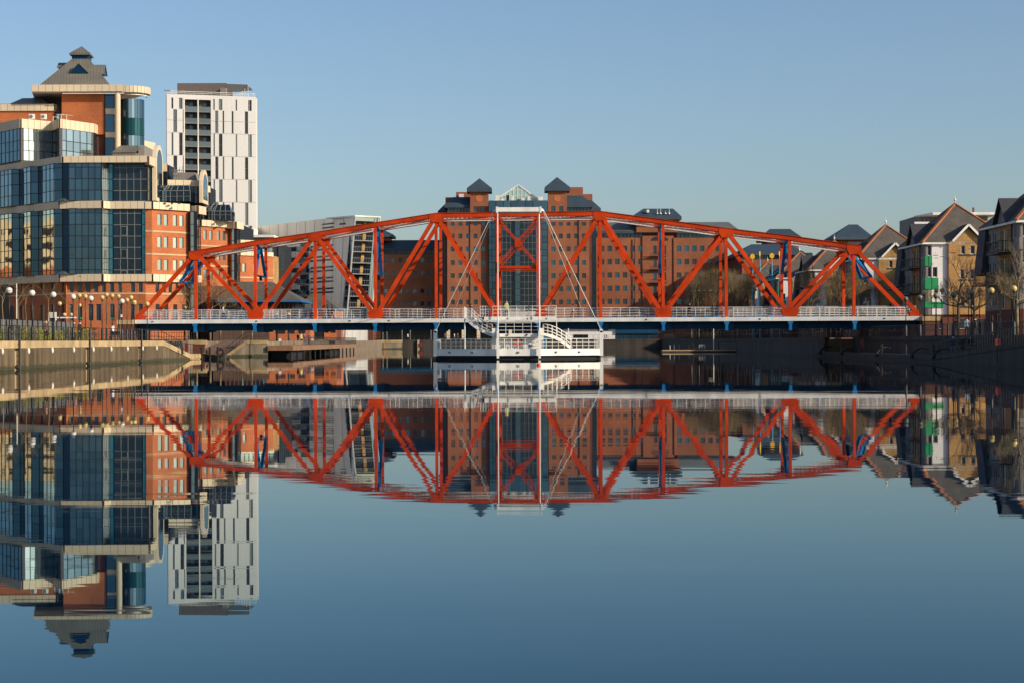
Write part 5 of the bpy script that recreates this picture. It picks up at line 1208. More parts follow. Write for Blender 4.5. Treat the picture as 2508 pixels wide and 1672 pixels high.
# ================================================================== ROW OF POINTED-ROOF HOUSES ON THE RIGHT
GR = 2.2
def make_house(label):
    h = thing('waterside_house', label, 'house', (0, 0, 0), 'waterside houses along the right quay')
    W_, D_, ZE = 10.6, 12.5, 11.0
    # front wall pieces, left to right
    def front(x0, x1, z0, z1, m, hs=(), y=0.0, gl='ldark', fr='white', nm='wall'):
        hh = [(a - x0, c - x0, e, g) for a, c, e, g in hs]
        F = wall(h, (x0, y), (x1, y), z0, z1, m, hh, .18, nm, .3); windows(h, F, hh, gl, fr, .16); return F
    front(0, W_, 0, 2.6, 'brickdk', [(1, 2, .9, 2.1), (4, 5, .9, 2.1), (6, 7.2, 0.02, 2.1)])
    front(.76, 2.66, 2.6, ZE, 'render', [(.82, 1.42, 7.0, 8.2)])
    front(.0, .76, 2.6, ZE, 'greyren', [(.1, .7, 9.55, 10.8), (.1, .7, 7.0, 8.2)])
    for z0, z1, x1 in ((8.3, 9.5, .78), (5.6, 6.95, 1.5), (3.4, 4.1, 2.1)):
        b = MB(); b.box(-.06, x1, -.10, -.01, z0, z1); b.box(-.09, -.01, -.01, 1.3, z0, z1); build('green_panel', b, 'green', h)
        b = MB(); b.box(x1 * .5 - .02, x1 * .5 + .02, -.13, -.10, z0, z1); build('panel_joint', b, 'steel', h)
    front(2.66, 6.5, 2.6, ZE + .3, 'brickyl', [(4.1, 4.6, 9.7, 10.7), (5.2, 5.75, 9.7, 10.7), (4.0, 4.5, 6.75, 7.9), (5.15, 5.7, 6.75, 7.9), (4.05, 4.55, 3.6, 4.7), (5.15, 5.7, 3.6, 4.7)], -.35)
    for x0, x1, z in ((3.9, 5.9, 9.55), (3.9, 4.65, 6.6), (5.05, 5.8, 6.6), (3.9, 5.9, 3.45)): b = MB(); b.box(x0, x1, -.45, -.36, z, z + .13); build('sill', b, 'slatedk', h)
    b = MB(); b.xprism([(3.4, ZE + .31), (6.5, ZE + .31), (6.5, ZE + .35), (5.0, ZE + 1.7), (3.4, ZE + .4)], -.35, -.05); build('gable_wall', b, 'brickyl', h)
    front(6.5, W_, 2.6, ZE, 'brickyl', [(7.3, 8.3, 9.2, 10.4), (7.3, 8.3, 6.4, 7.6), (7.3, 8.3, 3.4, 4.6)])
    # left wall facing the water
    def left(y0, y1, z0, z1, m, hs=(), x=0.0):
        hh = [(y1 - d, y1 - c, e, g) for c, d, e, g in hs]; F = wall(h, (x, y1), (x, y0), z0, z1, m, hh, .18, 'wall', .3); windows(h, F, hh, 'g_win', 'white', .16); return F
    left(.0, D_, 0, 2.6, 'brickdk', [(2, 3, .9, 2.1), (7, 8.4, .1, 2.2), (9.5, 11, .9, 2.1)])
    left(0, 2.5, 2.6, ZE, 'greyren', [(.9, 1.7, 9.3, 10.6), (.9, 1.7, 6.4, 7.7), (.9, 1.7, 3.3, 4.8)])
    left(2.5, 7.5, 2.6, ZE, 'brickyl', [(3.2, 4.1, 8.6, 10.6), (5.2, 6.6, 8.4, 10.5), (3.2, 4.1, 5.6, 7.7), (5.2, 6.6, 5.4, 7.6), (5.2, 6.6, 2.7, 4.8)], -.02)
    left(7.5, D_, 2.6, ZE, 'greyren', [(8.4, 9.4, 8.8, 10.4), (8.4, 9.4, 5.8, 7.4), (10.4, 11.4, 8.8, 10.4), (10.4, 11.4, 5.8, 7.4), (8.4, 9.4, 3.0, 4.6)])
    for z in (8.2, 5.2):
        for y0, y1 in ((2.8, 7.2), (7.9, 11.8)):
            if z > 8 and y0 > 5: continue
            b = MB(); b.box(-1.3, -.03, y0, y1, z - .15, z); build('balcony_floor', b, 'ldark', h)
            b = MB()
            for k in range(12): y = y0 + (y1 - y0) * k / 11; b.beam((-1.27, y, z), (-1.27, y, z + 1.1), .04, .04)
            for zz in (.15, 1.1): b.beam((-1.27, y0, z + zz), (-1.27, y1, z + zz), .06, .06); b.beam((-1.27, y0, z + zz), (-.03, y0, z + zz), .06, .06); b.beam((-1.27, y1, z + zz), (-.03, y1, z + zz), .06, .06)
            for k in range(1, 4): b.beam((-.3 * k, y0, z), (-.3 * k, y0, z + 1.1), .04, .04)
            build('balcony_rail', b, 'steel', h)
    b = MB(); b.box(.31, W_, .31, D_, 0.01, ZE - .02); build('core', b, 'brickdk', h)
    # main hip roof
    ov = .45; cs = [(-ov, -ov + .1), (W_, -ov + .1), (W_, D_ + ov), (-ov, D_ + ov)]; ap = (5.05, 6.2, 16.15)
    b = MB()
    for i in range(4): j = (i + 1) % 4; b.face([(*cs[i], ZE + .1), (*cs[j], ZE + .1), ap])
    build('roof', b, 'slate', h)
    b = MB(); b.prism(cs, ZE - .12, ZE + .09); build('gutter', b, 'white', h)
    for i in (0, 1, 3):
        a = Vector((*cs[i], ZE + .1)); e = Vector(ap); n = 22
        for k in range(n):
            if i == 0 or k % 2 == 0:
                b = MB(); p0, p1 = a + (e - a) * k / n, a + (e - a) * (k + (1.0 if i == 0 else 2.0)) / n; b.beam(p0, p1, .28, .16); build('ridge_tile', b, 'ridge', h)
    b = MB(); b.tube((ap[0], ap[1], ap[2] - .1), (ap[0], ap[1], ap[2] + 1.1), .06, .015); b.sphere((ap[0], ap[1], ap[2] + .45), .17, 10, 7); build('finial', b, 'white', h, True)
    # front gable dormer roof
    b = MB(); A = (4.95, ZE + 2.15); Lp, Rp = (3.15, ZE + .3), (6.75, ZE + .3)
    for P0, P1 in ((Lp, A), (A, Rp)):
        b.hexa([(P0[0], -.7, P0[1]), (P1[0], -.7, P1[1]), (P1[0], 4.2, P1[1]), (P0[0], 4.2, P0[1]), (P0[0], -.7, P0[1] + .12), (P1[0], -.7, P1[1] + .12), (P1[0], 4.2, P1[1] + .12), (P0[0], 4.2, P0[1] + .12)])
    build('dormer_roof', b, 'slatedk', h)
    b = MB(); b.beam((Lp[0] - .1, -.74, Lp[1] - .1), (A[0], -.74, A[1] - .0), .06, .26, up=(0, 0, 1)); b.beam((A[0], -.74, A[1]), (Rp[0] + .1, -.74, Rp[1] - .1), .06, .26, up=(0, 0, 1)); build('bargeboard', b, 'white', h)
    # left gable dormer
    b = MB(); A = (4.9, ZE + 2.5); Lp, Rp = (2.6, ZE + .05), (7.2, ZE + .05)
    for P0, P1 in ((Lp, A), (A, Rp)):
        b.hexa([(-.7, P0[0], P0[1]), (-.7, P1[0], P1[1]), (3.6, P1[0], P1[1]), (3.6, P0[0], P0[1]), (-.7, P0[0], P0[1] + .12), (-.7, P1[0], P1[1] + .12), (3.6, P1[0], P1[1] + .12), (3.6, P0[0], P0[1] + .12)])
    build('dormer_roof', b, 'slatedk', h)
    b = MB(); b.face([(-.3, 2.9, ZE), (-.3, 4.9, ZE + 2.4), (-.3, 6.9, ZE)]); b.face([(-.1, 2.9, ZE), (-.1, 6.9, ZE), (-.1, 4.9, ZE + 2.4)]); build('gable_wall', b, 'greyren', h)
    # lower slate-hung corner at the back left
    b = MB(); b.hexa([(-.8, 11.2, 6.2), (0, 11.2, 6.2), (0, 14, 6.2), (-.8, 14, 6.2), (-.25, 11.2, ZE), (0, 11.2, ZE), (0, 14, ZE), (-.25, 14, ZE)]); build('slate_hanging', b, 'slatedk', h)
    b = MB(); b.tube((-.1, 2.45, 2.6), (-.1, 2.45, ZE), .06); build('downpipe', b, 'brickdk', h)
    return h
HL = {210: 'house with white wall and green panels under a tall slate roof with white finial',
      171: 'shaded house cut by the right edge of the photo, with black balconies', 250: 'waterside house partly hidden just behind the white and green one',
      291: 'waterside house with finial seen through the last panel of the bridge truss', 330: 'distant buff gabled house with green panels between the blue poles and the truss',
      372: 'farthest of the pointed roof houses, low behind the bridge left of the buff gable'}
H0 = make_house(HL[210]); H0.location = (48.8, 210, GR); WM[H0.name] = Matrix.Translation(H0.location)
_plain = {}
def ungreen(t):
    for c in t.children:
        if c.name.startswith('green_panel'):
            if c.data.name not in _plain: q = c.data.copy(); q.materials[0] = M['greyren']; _plain[c.data.name] = q
            c.data = _plain[c.data.name]; c.name = 'spandrel_panel'
for y in (171, 250, 291, 330, 372):
    t = copy_tree(H0, (48.8 if y < 300 else 49.3, y, GR), 0, HL[y])
    if y != 330: ungreen(t)
for y in (131, 92, 52): t = copy_tree(H0, (47.5, y, GR), 0, 'waterside house of the same row beyond the right edge of the photo'); ungreen(t)
def link(y0, y1, lab, ze=8.2, zr=12.6):
    t = thing('house_terrace', lab, 'house', (58, (y0 + y1) / 2, GR), 'low terraces joining the waterside houses')
    b = MB(); b.box(56.5, 63.5, y0, y1, GR, GR + ze); build('wall', b, 'brickdk', t)
    b = MB()
    for (xa_, xb_) in ((56.1, 60), (63.9, 60)): b.face([(xa_, y0, GR + ze - .1), (xa_, y1, GR + ze - .1), (xb_, y1, GR + zr), (xb_, y0, GR + zr)] if xa_ < 60 else [(xa_, y1, GR + ze - .1), (xa_, y0, GR + ze - .1), (xb_, y0, GR + zr), (xb_, y1, GR + zr)])
    b.face([(56.5, y0, GR + ze), (63.5, y0, GR + ze), (60, y0, GR + zr - .3)]); build('roof', b, 'slate', t)
    n = int((y1 - y0) / 1.5)
    for k in range(n): b = MB(); b.beam((60, y0 + k * (y1 - y0) / n, GR + zr + .02), (60, y0 + (k + .97) * (y1 - y0) / n, GR + zr + .02), .3, .16); build('ridge_tile', b, 'ridge', t)
    for k in range(int((y1 - y0) / 3)):
        for z in (3.2, 6.0): b = MB(); b.box(56.42, 56.49, y0 + 1 + 3 * k, y0 + 2.1 + 3 * k, GR + z, GR + z + 1.2); build('window', b, 'g_win', t)
link(223.5, 249, 'low slate roofed terrace right behind the white and green house'); link(264, 290, 'slate roofed terrace with an orange ridge seen over the bridge end', 9.5, 13.6)
link(304.5, 329, 'low terrace between the two distant pointed houses', 8.5, 12.0); link(343, 371, 'far low terrace left of the buff gabled house')
# small slate roofed sheds below the office wing
for (X0, X1, Y0, Y1, D, lab) in ((1703, 1728, 690, 712, 345, 'small plain slate roof nearest the office wing'), (1726, 1800, 681, 712, 350, 'middle slate roof in front of the office wing'), (1785, 1850, 672, 712, 340, 'slate roofed gabled cottage left of the blue poles')):
    t = thing('cottage', lab, 'house', (xa((X0 + X1) / 2, D), D, GR), 'cottages in front of the office wing'); x0, x1 = xa(X0, D), xa(X1, D); z0, z1 = za(X0, Y1, D), za(X0, Y0, D)
    b = MB(); b.box(x0, x1, D + .3, D + 7, GR, z0); build('wall', b, 'brickdk', t)
    hip_roof(t, x0 - .2, x1 + .4, D, D + 7.3, z0 + .1, x0 + .2, x1 - .2 if X0 < 1780 else x1 - 2, z1, 'slate', fascia=.2, mf='white')

# ================================================================== LOW BUILDINGS LEFT BEHIND THE BRIDGE
pv = thing('pavilion', 'low pavilion with a broad grey hipped roof and blue eaves behind the bridge', 'pavilion', (xa(640, 284), 288, G))
z = lambda Y: za(640, Y, 282); X_ = lambda X: xa(X, 282)
hip_roof(pv, X_(531), X_(738), 282, 297.5, z(736.5), X_(566), X_(652), z(687), 'slate', ry=289, fascia=.25, mf='blue')
b = MB(); b.box(X_(545), X_(720), 284, 297, G, z(742)); build('wall', b, 'ldark', pv)
for k in range(17): b = MB(); x = X_(548 + k * 10.4); b.box(x - .09, x + .09, 283.8, 283.99, G, z(742)); build('post', b, 'cyan' if k in (4, 9) else 'brickdk', pv)
for k in range(8): b = MB(); b.box(X_(550 + k * 21), X_(566 + k * 21), 283.92, 283.99, G + .5, z(748)); build('window', b, 'g_dark', pv)
pv2 = thing('pavilion', 'second lower pavilion with a peaked grey roof right of the first', 'pavilion', (xa(770, 350), 355, G))
z = lambda Y: za(770, Y, 345); X_ = lambda X: xa(X, 345)
hip_roof(pv2, X_(722), X_(828), 345, 362, z(755), X_(758), X_(772), z(716), 'slate', ry=351, fascia=.25, mf='blue')
b = MB(); b.box(X_(728), X_(822), 346.5, 361, G, z(760)); build('wall', b, 'brick', pv2)
for X0, X1 in ((735, 748), (758, 776), (790, 805)): b = MB(); b.box(X_(X0), X_(X1), 346.4, 346.49, z(790), z(768)); build('window', b, 'ldark', pv2)
ow = thing('brick_annexe', 'low orange brick annexe with grilled windows seen under the bridge deck', 'building', (xa(740, 308), 312, G))
X_ = lambda X: xa(X, 306); z = lambda Y: za(740, Y, 306)
F = Face((X_(650), 306), (X_(823), 306)); ux = lambda X: X_(X) - X_(650)
hs = [(ux(a), ux(c), z(816), z(806)) for a, c in ((676, 699), (706, 720), (796, 805), (809, 822))] + [(ux(724), ux(794), z(834), z(803))]
wall(ow, (X_(650), 306), (X_(823), 306), G, z(792), 'brick', hs); windows(ow, F, hs, 'ldark', 'steel', .2, 5, 2)
b = MB(); b.box(xa(650, 276), xa(760, 276), 276, 281.5, G, za(700, 796, 276)); build('wall', b, 'brick', ow)
for X0, X1 in ((676, 699), (706, 722), (732, 748)): b = MB(); b.box(xa(X0, 276), xa(X1, 276), 275.93, 275.99, za(700, 817, 276), za(700, 806, 276)); build('window_grille', b, 'ldark', ow)
b = MB(); b.box(X_(651), X_(822), 306.5, 316, G, z(793)); build('core', b, 'brickdk', ow)
b = MB(); b.box(X_(650), X_(823), 305.8, 305.98, G, z(836) + .35); build('plinth', b, 'concrete', ow)
ww = thing('boundary_wall', 'bright white boundary wall seen under the left half of the bridge', 'wall', (xa(862, 400), 400, G))
for k in range(4): b = MB(); b.box(xa(825 + k * 19, 400), xa(843.6 + k * 19, 400), 400, 400.4, G, za(862, 806, 400)); build('wall', b, 'white', ww)
b = MB(); b.box(xa(902, 400), xa(914, 400), 399.9, 400.6, G, za(862, 800, 400)); build('pier', b, 'brickdk', ww)
# boardwalk
bw = thing('boardwalk', 'red brown timber boardwalk on dark piles along the left shore behind the bridge', 'boardwalk', (-31, 270, 0))
n = 16
for k in range(n): b = MB(); y0 = 228.8 + k * 6; b.box(-31.4, -28.3, y0, y0 + 5.95, 1.30, 1.42); build('decking', b, 'pave', bw); b = MB(); b.box(-28.3, -28.15, y0, y0 + 5.95, .78, 1.40); build('fascia_board', b, 'pave', bw)
b = MB(); b.box(-31.4, -28.15, 228.65, 228.8, .78, 1.40); build('fascia_board', b, 'pave', bw)
for k in range(14): b = MB(); y = 229.5 + k * 7; b.tube((-28.5, y, -1), (-28.5, y, .82), .13); build('pile', b, 'c_black', bw)
for k in range(2): b = MB(); b.box(-31.2, -28.7, 230 + k * 50, 246 + k * 50, -.5, .78); build('float', b, 'c_black', bw)
rail_run(bw, [(-28.4, 244, 1.42), (-28.4, 324, 1.42)], 1.05, 2, .8, m='steel')
for X, D in ((683, 230), (762, 254)): sg = thing('notice_board', ['small white notice on a post at the near end of the boardwalk', 'small white notice on a post farther along the boardwalk'][D > 230], 'sign', (at(X, 0, D).x, D, 1.42)); q = at(X, 0, D); b = MB(); b.tube((q.x, D, 1.42), (q.x, D, 1.95), .03); build('post', b, 'steel', sg); b = MB(); b.box(q.x - .16, q.x + .16, D - .04, D + .02, 1.92, 2.26); build('board', b, 'white', sg)
# far dock wall
fw = thing('quay_wall', 'pale stone dock wall with rust streaks at the far end of the basin', 'quay wall', (-30, 430, 0))
for k in range(6): b = MB(); b.box(-39 + k * 2.1, -36.93 + k * 2.1, 429.6, 430, -1, 1.55); build('wall_panel', b, 'concrete', fw)
coping_run(fw, [(-39, 429.55, 2.1), (-26.4, 429.55, 2.1)], (0, -1, 0), .6, .5)
for X in (923, 939): b = MB(); b.box(xa(X, 429.5), xa(X + 2, 429.5), 429.5, 429.6, 0, 1.6); build('rust_streak', b, 'ridge', fw)
fw2 = thing('quay_wall', 'dark dock wall across the far end of the basin behind the landing stage', 'quay wall', (5, 430, 0))
for k in range(16): b = MB(); b.box(-26.3 + k * 4.3, -22.03 + k * 4.3, 429.6, 430, -1, 1.75); build('wall_panel', b, 'quaydk', fw2)  # dark material stands in for the shade lying on this wall
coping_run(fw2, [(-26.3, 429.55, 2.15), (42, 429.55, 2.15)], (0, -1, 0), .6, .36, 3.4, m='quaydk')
b = MB(); b.box(xa(1022, 429), xa(1027, 429), 429, 429.5, -.5, 2.1); build('timber_fender', b, 'coping', fw2)
b = MB(); b.box(xa(1027, 428.8), xa(1034, 428.8), 428.8, 429.4, .6, 1.4); build('lifebuoy_box', b, 'redp', fw2)
# colonnade at the foot of the office block, behind the stage
co = thing('colonnade', 'shaded ground floor colonnade with cream pillars behind the landing stage', 'colonnade', (xa(1130, 470), 472, G))
b = MB(); b.box(xa(930, 470), xa(1380, 470), 474, 478, G, za(1130, 800, 470)); build('back_wall', b, 'ldark', co)
for X in (1098, 1135, 1172, 1210, 1250): b = MB(); b.box(xa(X - 4, 470), xa(X + 4, 470), 470, 470.8, G, za(1130, 803, 470)); build('pillar', b, 'band', co)
for X in (938, 948, 985, 1056, 1005): b = MB(); b.box(xa(X - 1, 470), xa(X + 1, 470), 470, 470.3, G, za(1130, 803, 470)); build('pillar', b, 'alum', co)
b = MB(); b.box(xa(930, 470), xa(1380, 470), 470, 478, za(1130, 802.5, 470), za(1130, 795, 470)); build('lintel', b, 'dkblue', co)
kb = thing('waterfront_kiosk', 'single storey grey and turquoise glass waterfront building right of the landing stage', 'building', (xa(1500, 438), 445, G))
X_ = lambda X: xa(X, 436); z = lambda Y: za(1500, Y, 436)
b = MB(); b.box(X_(1385), X_(1508), 436, 446, G - .2, z(807)); build('wall', b, 'render', kb)
curtain(kb, (X_(1508), 436), (X_(1596), 436), z(834), z(818), 9, 1, 'g_wint', bar=.2); b = MB(); b.box(X_(1508), X_(1616), 435.5, 446, z(818) + .1, z(806)); build('fascia', b, 'dkblue', kb)
b = MB(); b.box(X_(1596), X_(1612), 436, 446, G, z(818)); build('wall', b, 'ldark', kb); b = MB(); b.box(X_(1380), X_(1614), 435.3, 447, z(806) + .01, z(804)); build('roof_edge', b, 'coping', kb)
b = MB(); N = 18
for i in range(N): a0, a1 = 2 * pi * i / N, 2 * pi * (i + 1) / N; b.tube((X_(1484) + .3 * cos(a0), 435.95, z(824) + .4 * sin(a0)), (X_(1484) + .3 * cos(a1), 435.95, z(824) + .4 * sin(a1)), .05, n=5)
build('round_sign', b, 'alum', kb)
b = MB(); b.box(X_(1405), X_(1440), 435.9, 435.99, z(828), z(819)); build('window', b, 'g_dark', kb)
# jetty on the right
jt = thing('jetty', 'low dark floating jetty with rails in the shade at the right behind the bridge', 'jetty', (30, 288, 0))
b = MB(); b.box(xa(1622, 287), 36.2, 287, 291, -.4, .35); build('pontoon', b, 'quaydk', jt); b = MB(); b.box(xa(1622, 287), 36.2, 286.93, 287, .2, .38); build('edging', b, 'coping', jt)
rail_run(jt, [(xa(1766, 287), 287.2, .35), (36, 287.2, .35)], 1.05, 3, 1.6, m='alum')
rail_run(jt, [(xa(1713, 287), 287.3, .5), (xa(1727, 287), 287.3, .5)], .65, 3, .45, m='white')
for X, h, m in ((1641, .8, 'globe'), (1651, .9, 'alum'), (1663, .9, 'steel'), (1687, .9, 'steel'), (1697, 1.2, 'steel'), (1760, 1.3, 'steel')):
    b = MB(); x = xa(X, 288); b.tube((x, 288, .3), (x, 288, .3 + h), .1 if m == 'steel' else .05); build('mooring_post', b, m, jt)
b = MB(); x = xa(1747.5, 288); b.tube((x, 288, .4), (x, 288, 4.6), .07); b.tube((x, 288, 4.55), (x - .8, 288, 4.5), .06); build('lamp_mast', b, 'cream', jt)
b = MB(); q = xa(1700, 288); b.box(q, q + 3, 287.6, 288.6, .4, .62); build('small_boat', b, 'c_brown', jt)

# ================================================================== GLOBE LAMPS
def make_lamp(label, gm='globe', h=3.7, group='globe street lamps along the quays'):
    t = thing('street_lamp', label, 'street lamp', (0, 0, 0), group)
    b = MB(); b.lathe((0, 0, 0), [(.17, 0), (.17, .08), (.13, .12), (.13, .95), (.09, 1.05), (.05, 1.15)], 10); build('base', b, 'steel', t, True)
    b = MB(); b.tube((0, 0, 1.1), (0, 0, h - .2), .045, .035, 8); b.lathe((0, 0, h - .32), [(.05, 0), (.12, .06), (.13, .1)], 10); build('pole', b, 'steel', t, True)
    b = MB(); b.sphere((0, 0, h), .235, 18, 12); g = build('globe', b, gm, t, True)
    b = MB(); b.lathe((0, 0, h - .014), [(.238, 0), (.243, .005), (.243, .025), (.238, .03)], 18); build('equator_band', b, 'steel', g, True)
    b = MB(); b.lathe((0, 0, h + .2), [(.05, 0), (.03, .05)], 8); build('cap', b, 'steel', g)
    return t
LP_ = {k: None for k in ('globe', 'globey', 'globed')}
def lamp(X, Yc, D, gm, label):
    q = at(X, Yc, D); zb = G if q.x < 0 else GR; h = q.z - zb
    if LP_[gm] is None: LP_[gm] = make_lamp(label, gm); o = LP_[gm]
    else: o = copy_tree(LP_[gm], (0, 0, 0), 0, label)
    o.location = (q.x, D, zb); o.scale = (1, 1, h / 3.7); o['label'] = label
    s = h / 3.7
    for c in o.children:      # keep the globe round on taller and shorter posts
        if c.name.startswith('globe'): c.scale = (1, 1, 1 / s); c.location = (0, 0, 3.7 - .235 / s)
    return o
near = [(22.6, 712, 129.2), (78.6, 718, 135.4), (130.7, 722, 141.7), (179, 727, 148), (222.5, 731, 154.3), (299, 738, 166.6), (329, 741.5, 172.3), (360.5, 745, 178)]
ords = ['first', 'second', 'third', 'fourth', 'fifth', 'sixth', 'seventh', 'eighth']
for i, (X, Y, D) in enumerate(near): lamp(X, Y, D, 'globe' if i < 6 else 'globey', ords[i] + ' globe lamp from the left edge in the front row on the left quay')
for i, (X, Y, D) in enumerate([(146, 744, 190), (158, 771, 230), (174.5, 771, 235), (194, 724, 182), (195, 748, 215), (209, 726, 186), (250, 729, 180), (261, 722, 192), (274.5, 724.5, 196), (290, 726, 198), (311, 735, 200), (321, 729, 194), (452, 754, 215), (678, 770, 222), (707, 770, 226)]):
    lamp(X, Y, D, 'globey', ['yellowed globe lamp in front of the brown shaded brick, left back row', 'low distant globe lamp left of a pair above the black fence', 'low distant globe lamp right of a pair above the black fence', 'taller of two globe lamps one above the other before the orange brick base',
        'lower of two globe lamps one above the other before the orange brick base', 'yellowed globe lamp just left of the big fifth front lamp', 'first of a run of four yellowed lamps near the bridge foot', 'highest lamp of the run of four near the bridge foot', 'third lamp of the run of four near the bridge foot',
        'fourth lamp of the run of four near the bridge foot', 'small globe lamp between the bridge foot and the sixth front lamp', 'yellowed globe lamp just above the bridge end rail', 'globe lamp behind the bridge railing by the first red vertical', 'globe lamp low behind the railing under the pavilion roof, left one', 'globe lamp low behind the railing under the pavilion roof, right one'][i])
for i, (X, Y, D) in enumerate([(2483, 707.5, 129.5), (2428, 712, 135.6), (2264, 716.6, 190), (2282, 723, 200), (2293, 714, 186), (2307, 712, 183), (2119, 743, 225), (2322, 712, 196), (2339, 713, 194), (2399, 712, 176), (2372, 714, 180)]):
    lamp(X, Y, D, 'globey', ['yellow globe lamp nearest the right edge beside the pale tree trunk', 'yellow globe lamp in front of the shaded red brick wall, second from the right edge', 'yellow globe lamp at the green panels just right of the bridge end', 'lowest of the yellow globe lamps before the green panelled house',
        'yellow globe lamp touching the lower green panel', 'yellow globe lamp before the white house wall', 'round globe lamp behind the bridge railing at the right end', 'faint globe lamp left of the first pollarded tree', 'faint globe lamp behind the first pollarded tree', 'faint globe lamp right of the second pollarded tree', 'faint globe lamp between the two pollarded trees'][i])
for i, (X, Y, D) in enumerate([(2218.5, 733, 165), (2253, 729, 159), (2292, 724.5, 153), (2334.5, 722.5, 147), (2379.5, 717, 141.5)]):
    lamp(X, Y, D, 'globed', ['dull shaded globe lamp in front of the red end diagonal', 'dull shaded globe lamp right at the bridge end', 'dull shaded globe lamp under the green panels', 'dull shaded globe lamp with a thick dark post before the pollarded trees', 'dull shaded globe lamp beside the second pollarded tree'][i])

# ================================================================== RAILINGS AND FENCES ON THE QUAYS
def quay_railing(label, pts, step=1.5, h=1.1, r=.022, pr=.03, n=2, grp='black quay railings'):
    t = thing('quay_railing', label, 'railing', pts[0], grp); rail_run(t, pts, h, n, step, m='steel', r=r, pr=pr); return t
quay_railing('black post and rail railing along the top of the sunlit left quay wall', [(-35.5, 96, 2.0), (-35.5, 178.5, 2.0)])
quay_railing('black railing stepping down the sloping end of the left quay wall', [(-35.5, 178.8, 1.9), (-35.5, 193.6, .5), (-35.5, 199.5, .45)], 1.4, 1.2)
quay_railing('black posts down the coping of the slipway', [(-36.8, 229.3, .15), (-34.2, 229.3, 2.0), (-31.5, 229.3, 2.0)], .5, 1.1)
quay_railing('black close barred railing on top of the shaded right quay', [(39.4, 118, 2.2), (39.4, 205, 2.2)], .42, 1.1, pr=.022)
quay_railing('black railing sloping up the ramp at the lower right corner of the quay', [(35.3, 100, 2.0), (35.3, 116, 2.0), (35.3, 147, .6)], .7, 1.1)
quay_railing('black railing on the right quay behind the bridge', [(36.3, 206, 2.2), (36.3, 425, 2.2)], 1.2, 1.1, pr=.03)
quay_railing('black railing along the far end of the dock', [(-38, 430.3, 2.0), (40, 430.3, 2.0)], 1.2, 1.1, pr=.03)
quay_railing('black railing with grass behind it under the left of the bridge', [(-48, 232.4, 2.0), (-41.5, 232.4, 2.0)], .33, 1.1)
for i in range(6): 
    b = MB(); y = 203 - i * 10.5; b.tube((35.6, y, .3), (35.6, y, 1.5), .11, n=8); tag(build('mooring_post', b, 'steel'), ['farthest', 'second farthest', 'third farthest', 'third nearest', 'second nearest', 'nearest'][i] + ' dark mooring post standing on the low ledge of the right quay', 'post', 'mooring posts on the right ledge')
for i, y in enumerate((201, 188, 170, 155, 147)):
    b = MB()
    for q in range(8):
        a0, a1 = .1 + q * .24, .1 + (q + 1) * .24
        b.tube((34.9 - .0, y - 1.2 * 0, .0), (34.9, y, .0), .01) if False else b.tube((34.75 + 1.0 * (1 - cos(a0)), y, .25 + .95 * sin(a0)), (34.75 + 1.0 * (1 - cos(a1)), y, .25 + .95 * sin(a1)), .15 - .012 * q, .15 - .012 * (q + 1), 8)
    tag(build('fender_horn', b, 'tyre', None, True), ['curved black fender horn on the right ledge, farthest one', 'curved black fender horn on the right ledge near the red box', 'curved black fender horn on the middle of the right ledge', 'curved black fender horn left of the walking men', 'curved black fender horn below the walking men'][i], 'fender', 'curved fender horns on the quays')
for i, (X, Y0, Y1, D, lab) in enumerate(((2112, 832, 852, 185, 'red lifebuoy box on the shaded right quay wall'), (2443, 830, 845, 127, 'dim red box behind the ramp railing at the far right'), (456, 839, 861, 197, 'red lifebuoy box on a post at the foot of the left ramp'))):
    q = at(X, Y1, D); t = thing('lifebuoy_box', lab, 'lifebuoy', q); h = (Y1 - Y0) * D / FPX
    b = MB(); b.box(q.x - .16, q.x + .16, D - .1, D + .1, q.z, q.z + h); build('housing', b, 'redp', t); b = MB(); b.tube((q.x, D + .12, .3), (q.x, D + .12, q.z + h + .2), .04); build('post', b, 'steel', t)
# black panel fence and planting on the left quay
pf = thing('panel_fence', 'dark grey solid panel fence behind the hedge on the left quay', 'fence', (-41, 150, G))
for k in range(34): b = MB(); y = 112 + k * 1.6; b.box(-41.05, -40.95, y, y + 1.56, G + .1, G + 1.75); build('panel', b, 'c_grey', pf)
for k in range(35): b = MB(); y = 112 + k * 1.6 - .04; b.box(-41.0, -40.86, y, y + .06, G, G + 1.85); build('fence_post', b, 'steel', pf)
tf = thing('timber_fence', 'dark brown timber fence under the bridge behind the slipway', 'fence', (xa(590, 262), 262, G))
for k in range(26): b = MB(); x0 = xa(522, 262) + k * .32; b.box(x0, x0 + .29, 262, 262.05, G, 3.75 + U(-.1, .1)); build('board', b, 'c_brown', tf)
def make_shrub(m, n=420, r=.55, h=.95):
    b = MB()
    for i in range(n):
        a = U(0, 2 * pi); rr = r * sqrt(R()) ; z = .06 + h * R(); k = 1 - max(0, z / h - .6) * .9
        p = Vector((rr * cos(a) * k, rr * sin(a) * k, z)); d = Vector((U(-1, 1), U(-1, 1), U(-.3, 1))).normalized(); s = d.orthogonal().normalized(); L = U(.05, .10)
        b.face([p, p + d * L * .5 + s * L * .35, p + d * L, p + d * L * .5 - s * L * .35])
    return b
shp = []
for m, lab in (('leafy', 'yellow green leafy shrub in the bed behind the left quay railing'), ('leaf', 'dark green leafy shrub in the bed behind the left quay railing')):
    t = thing('shrub', lab, 'shrub', (0, 0, 0), 'shrubs in the bed behind the left quay railing'); build('foliage', make_shrub(m), m, t)
    b = MB()
    for i in range(5): b.tube((0, 0, 0), (U(-.3, .3), U(-.3, .3), .7), .015, .006, 4)
    build('stem', b, 'barkdk', t); shp.append(t)
first = [True, True]
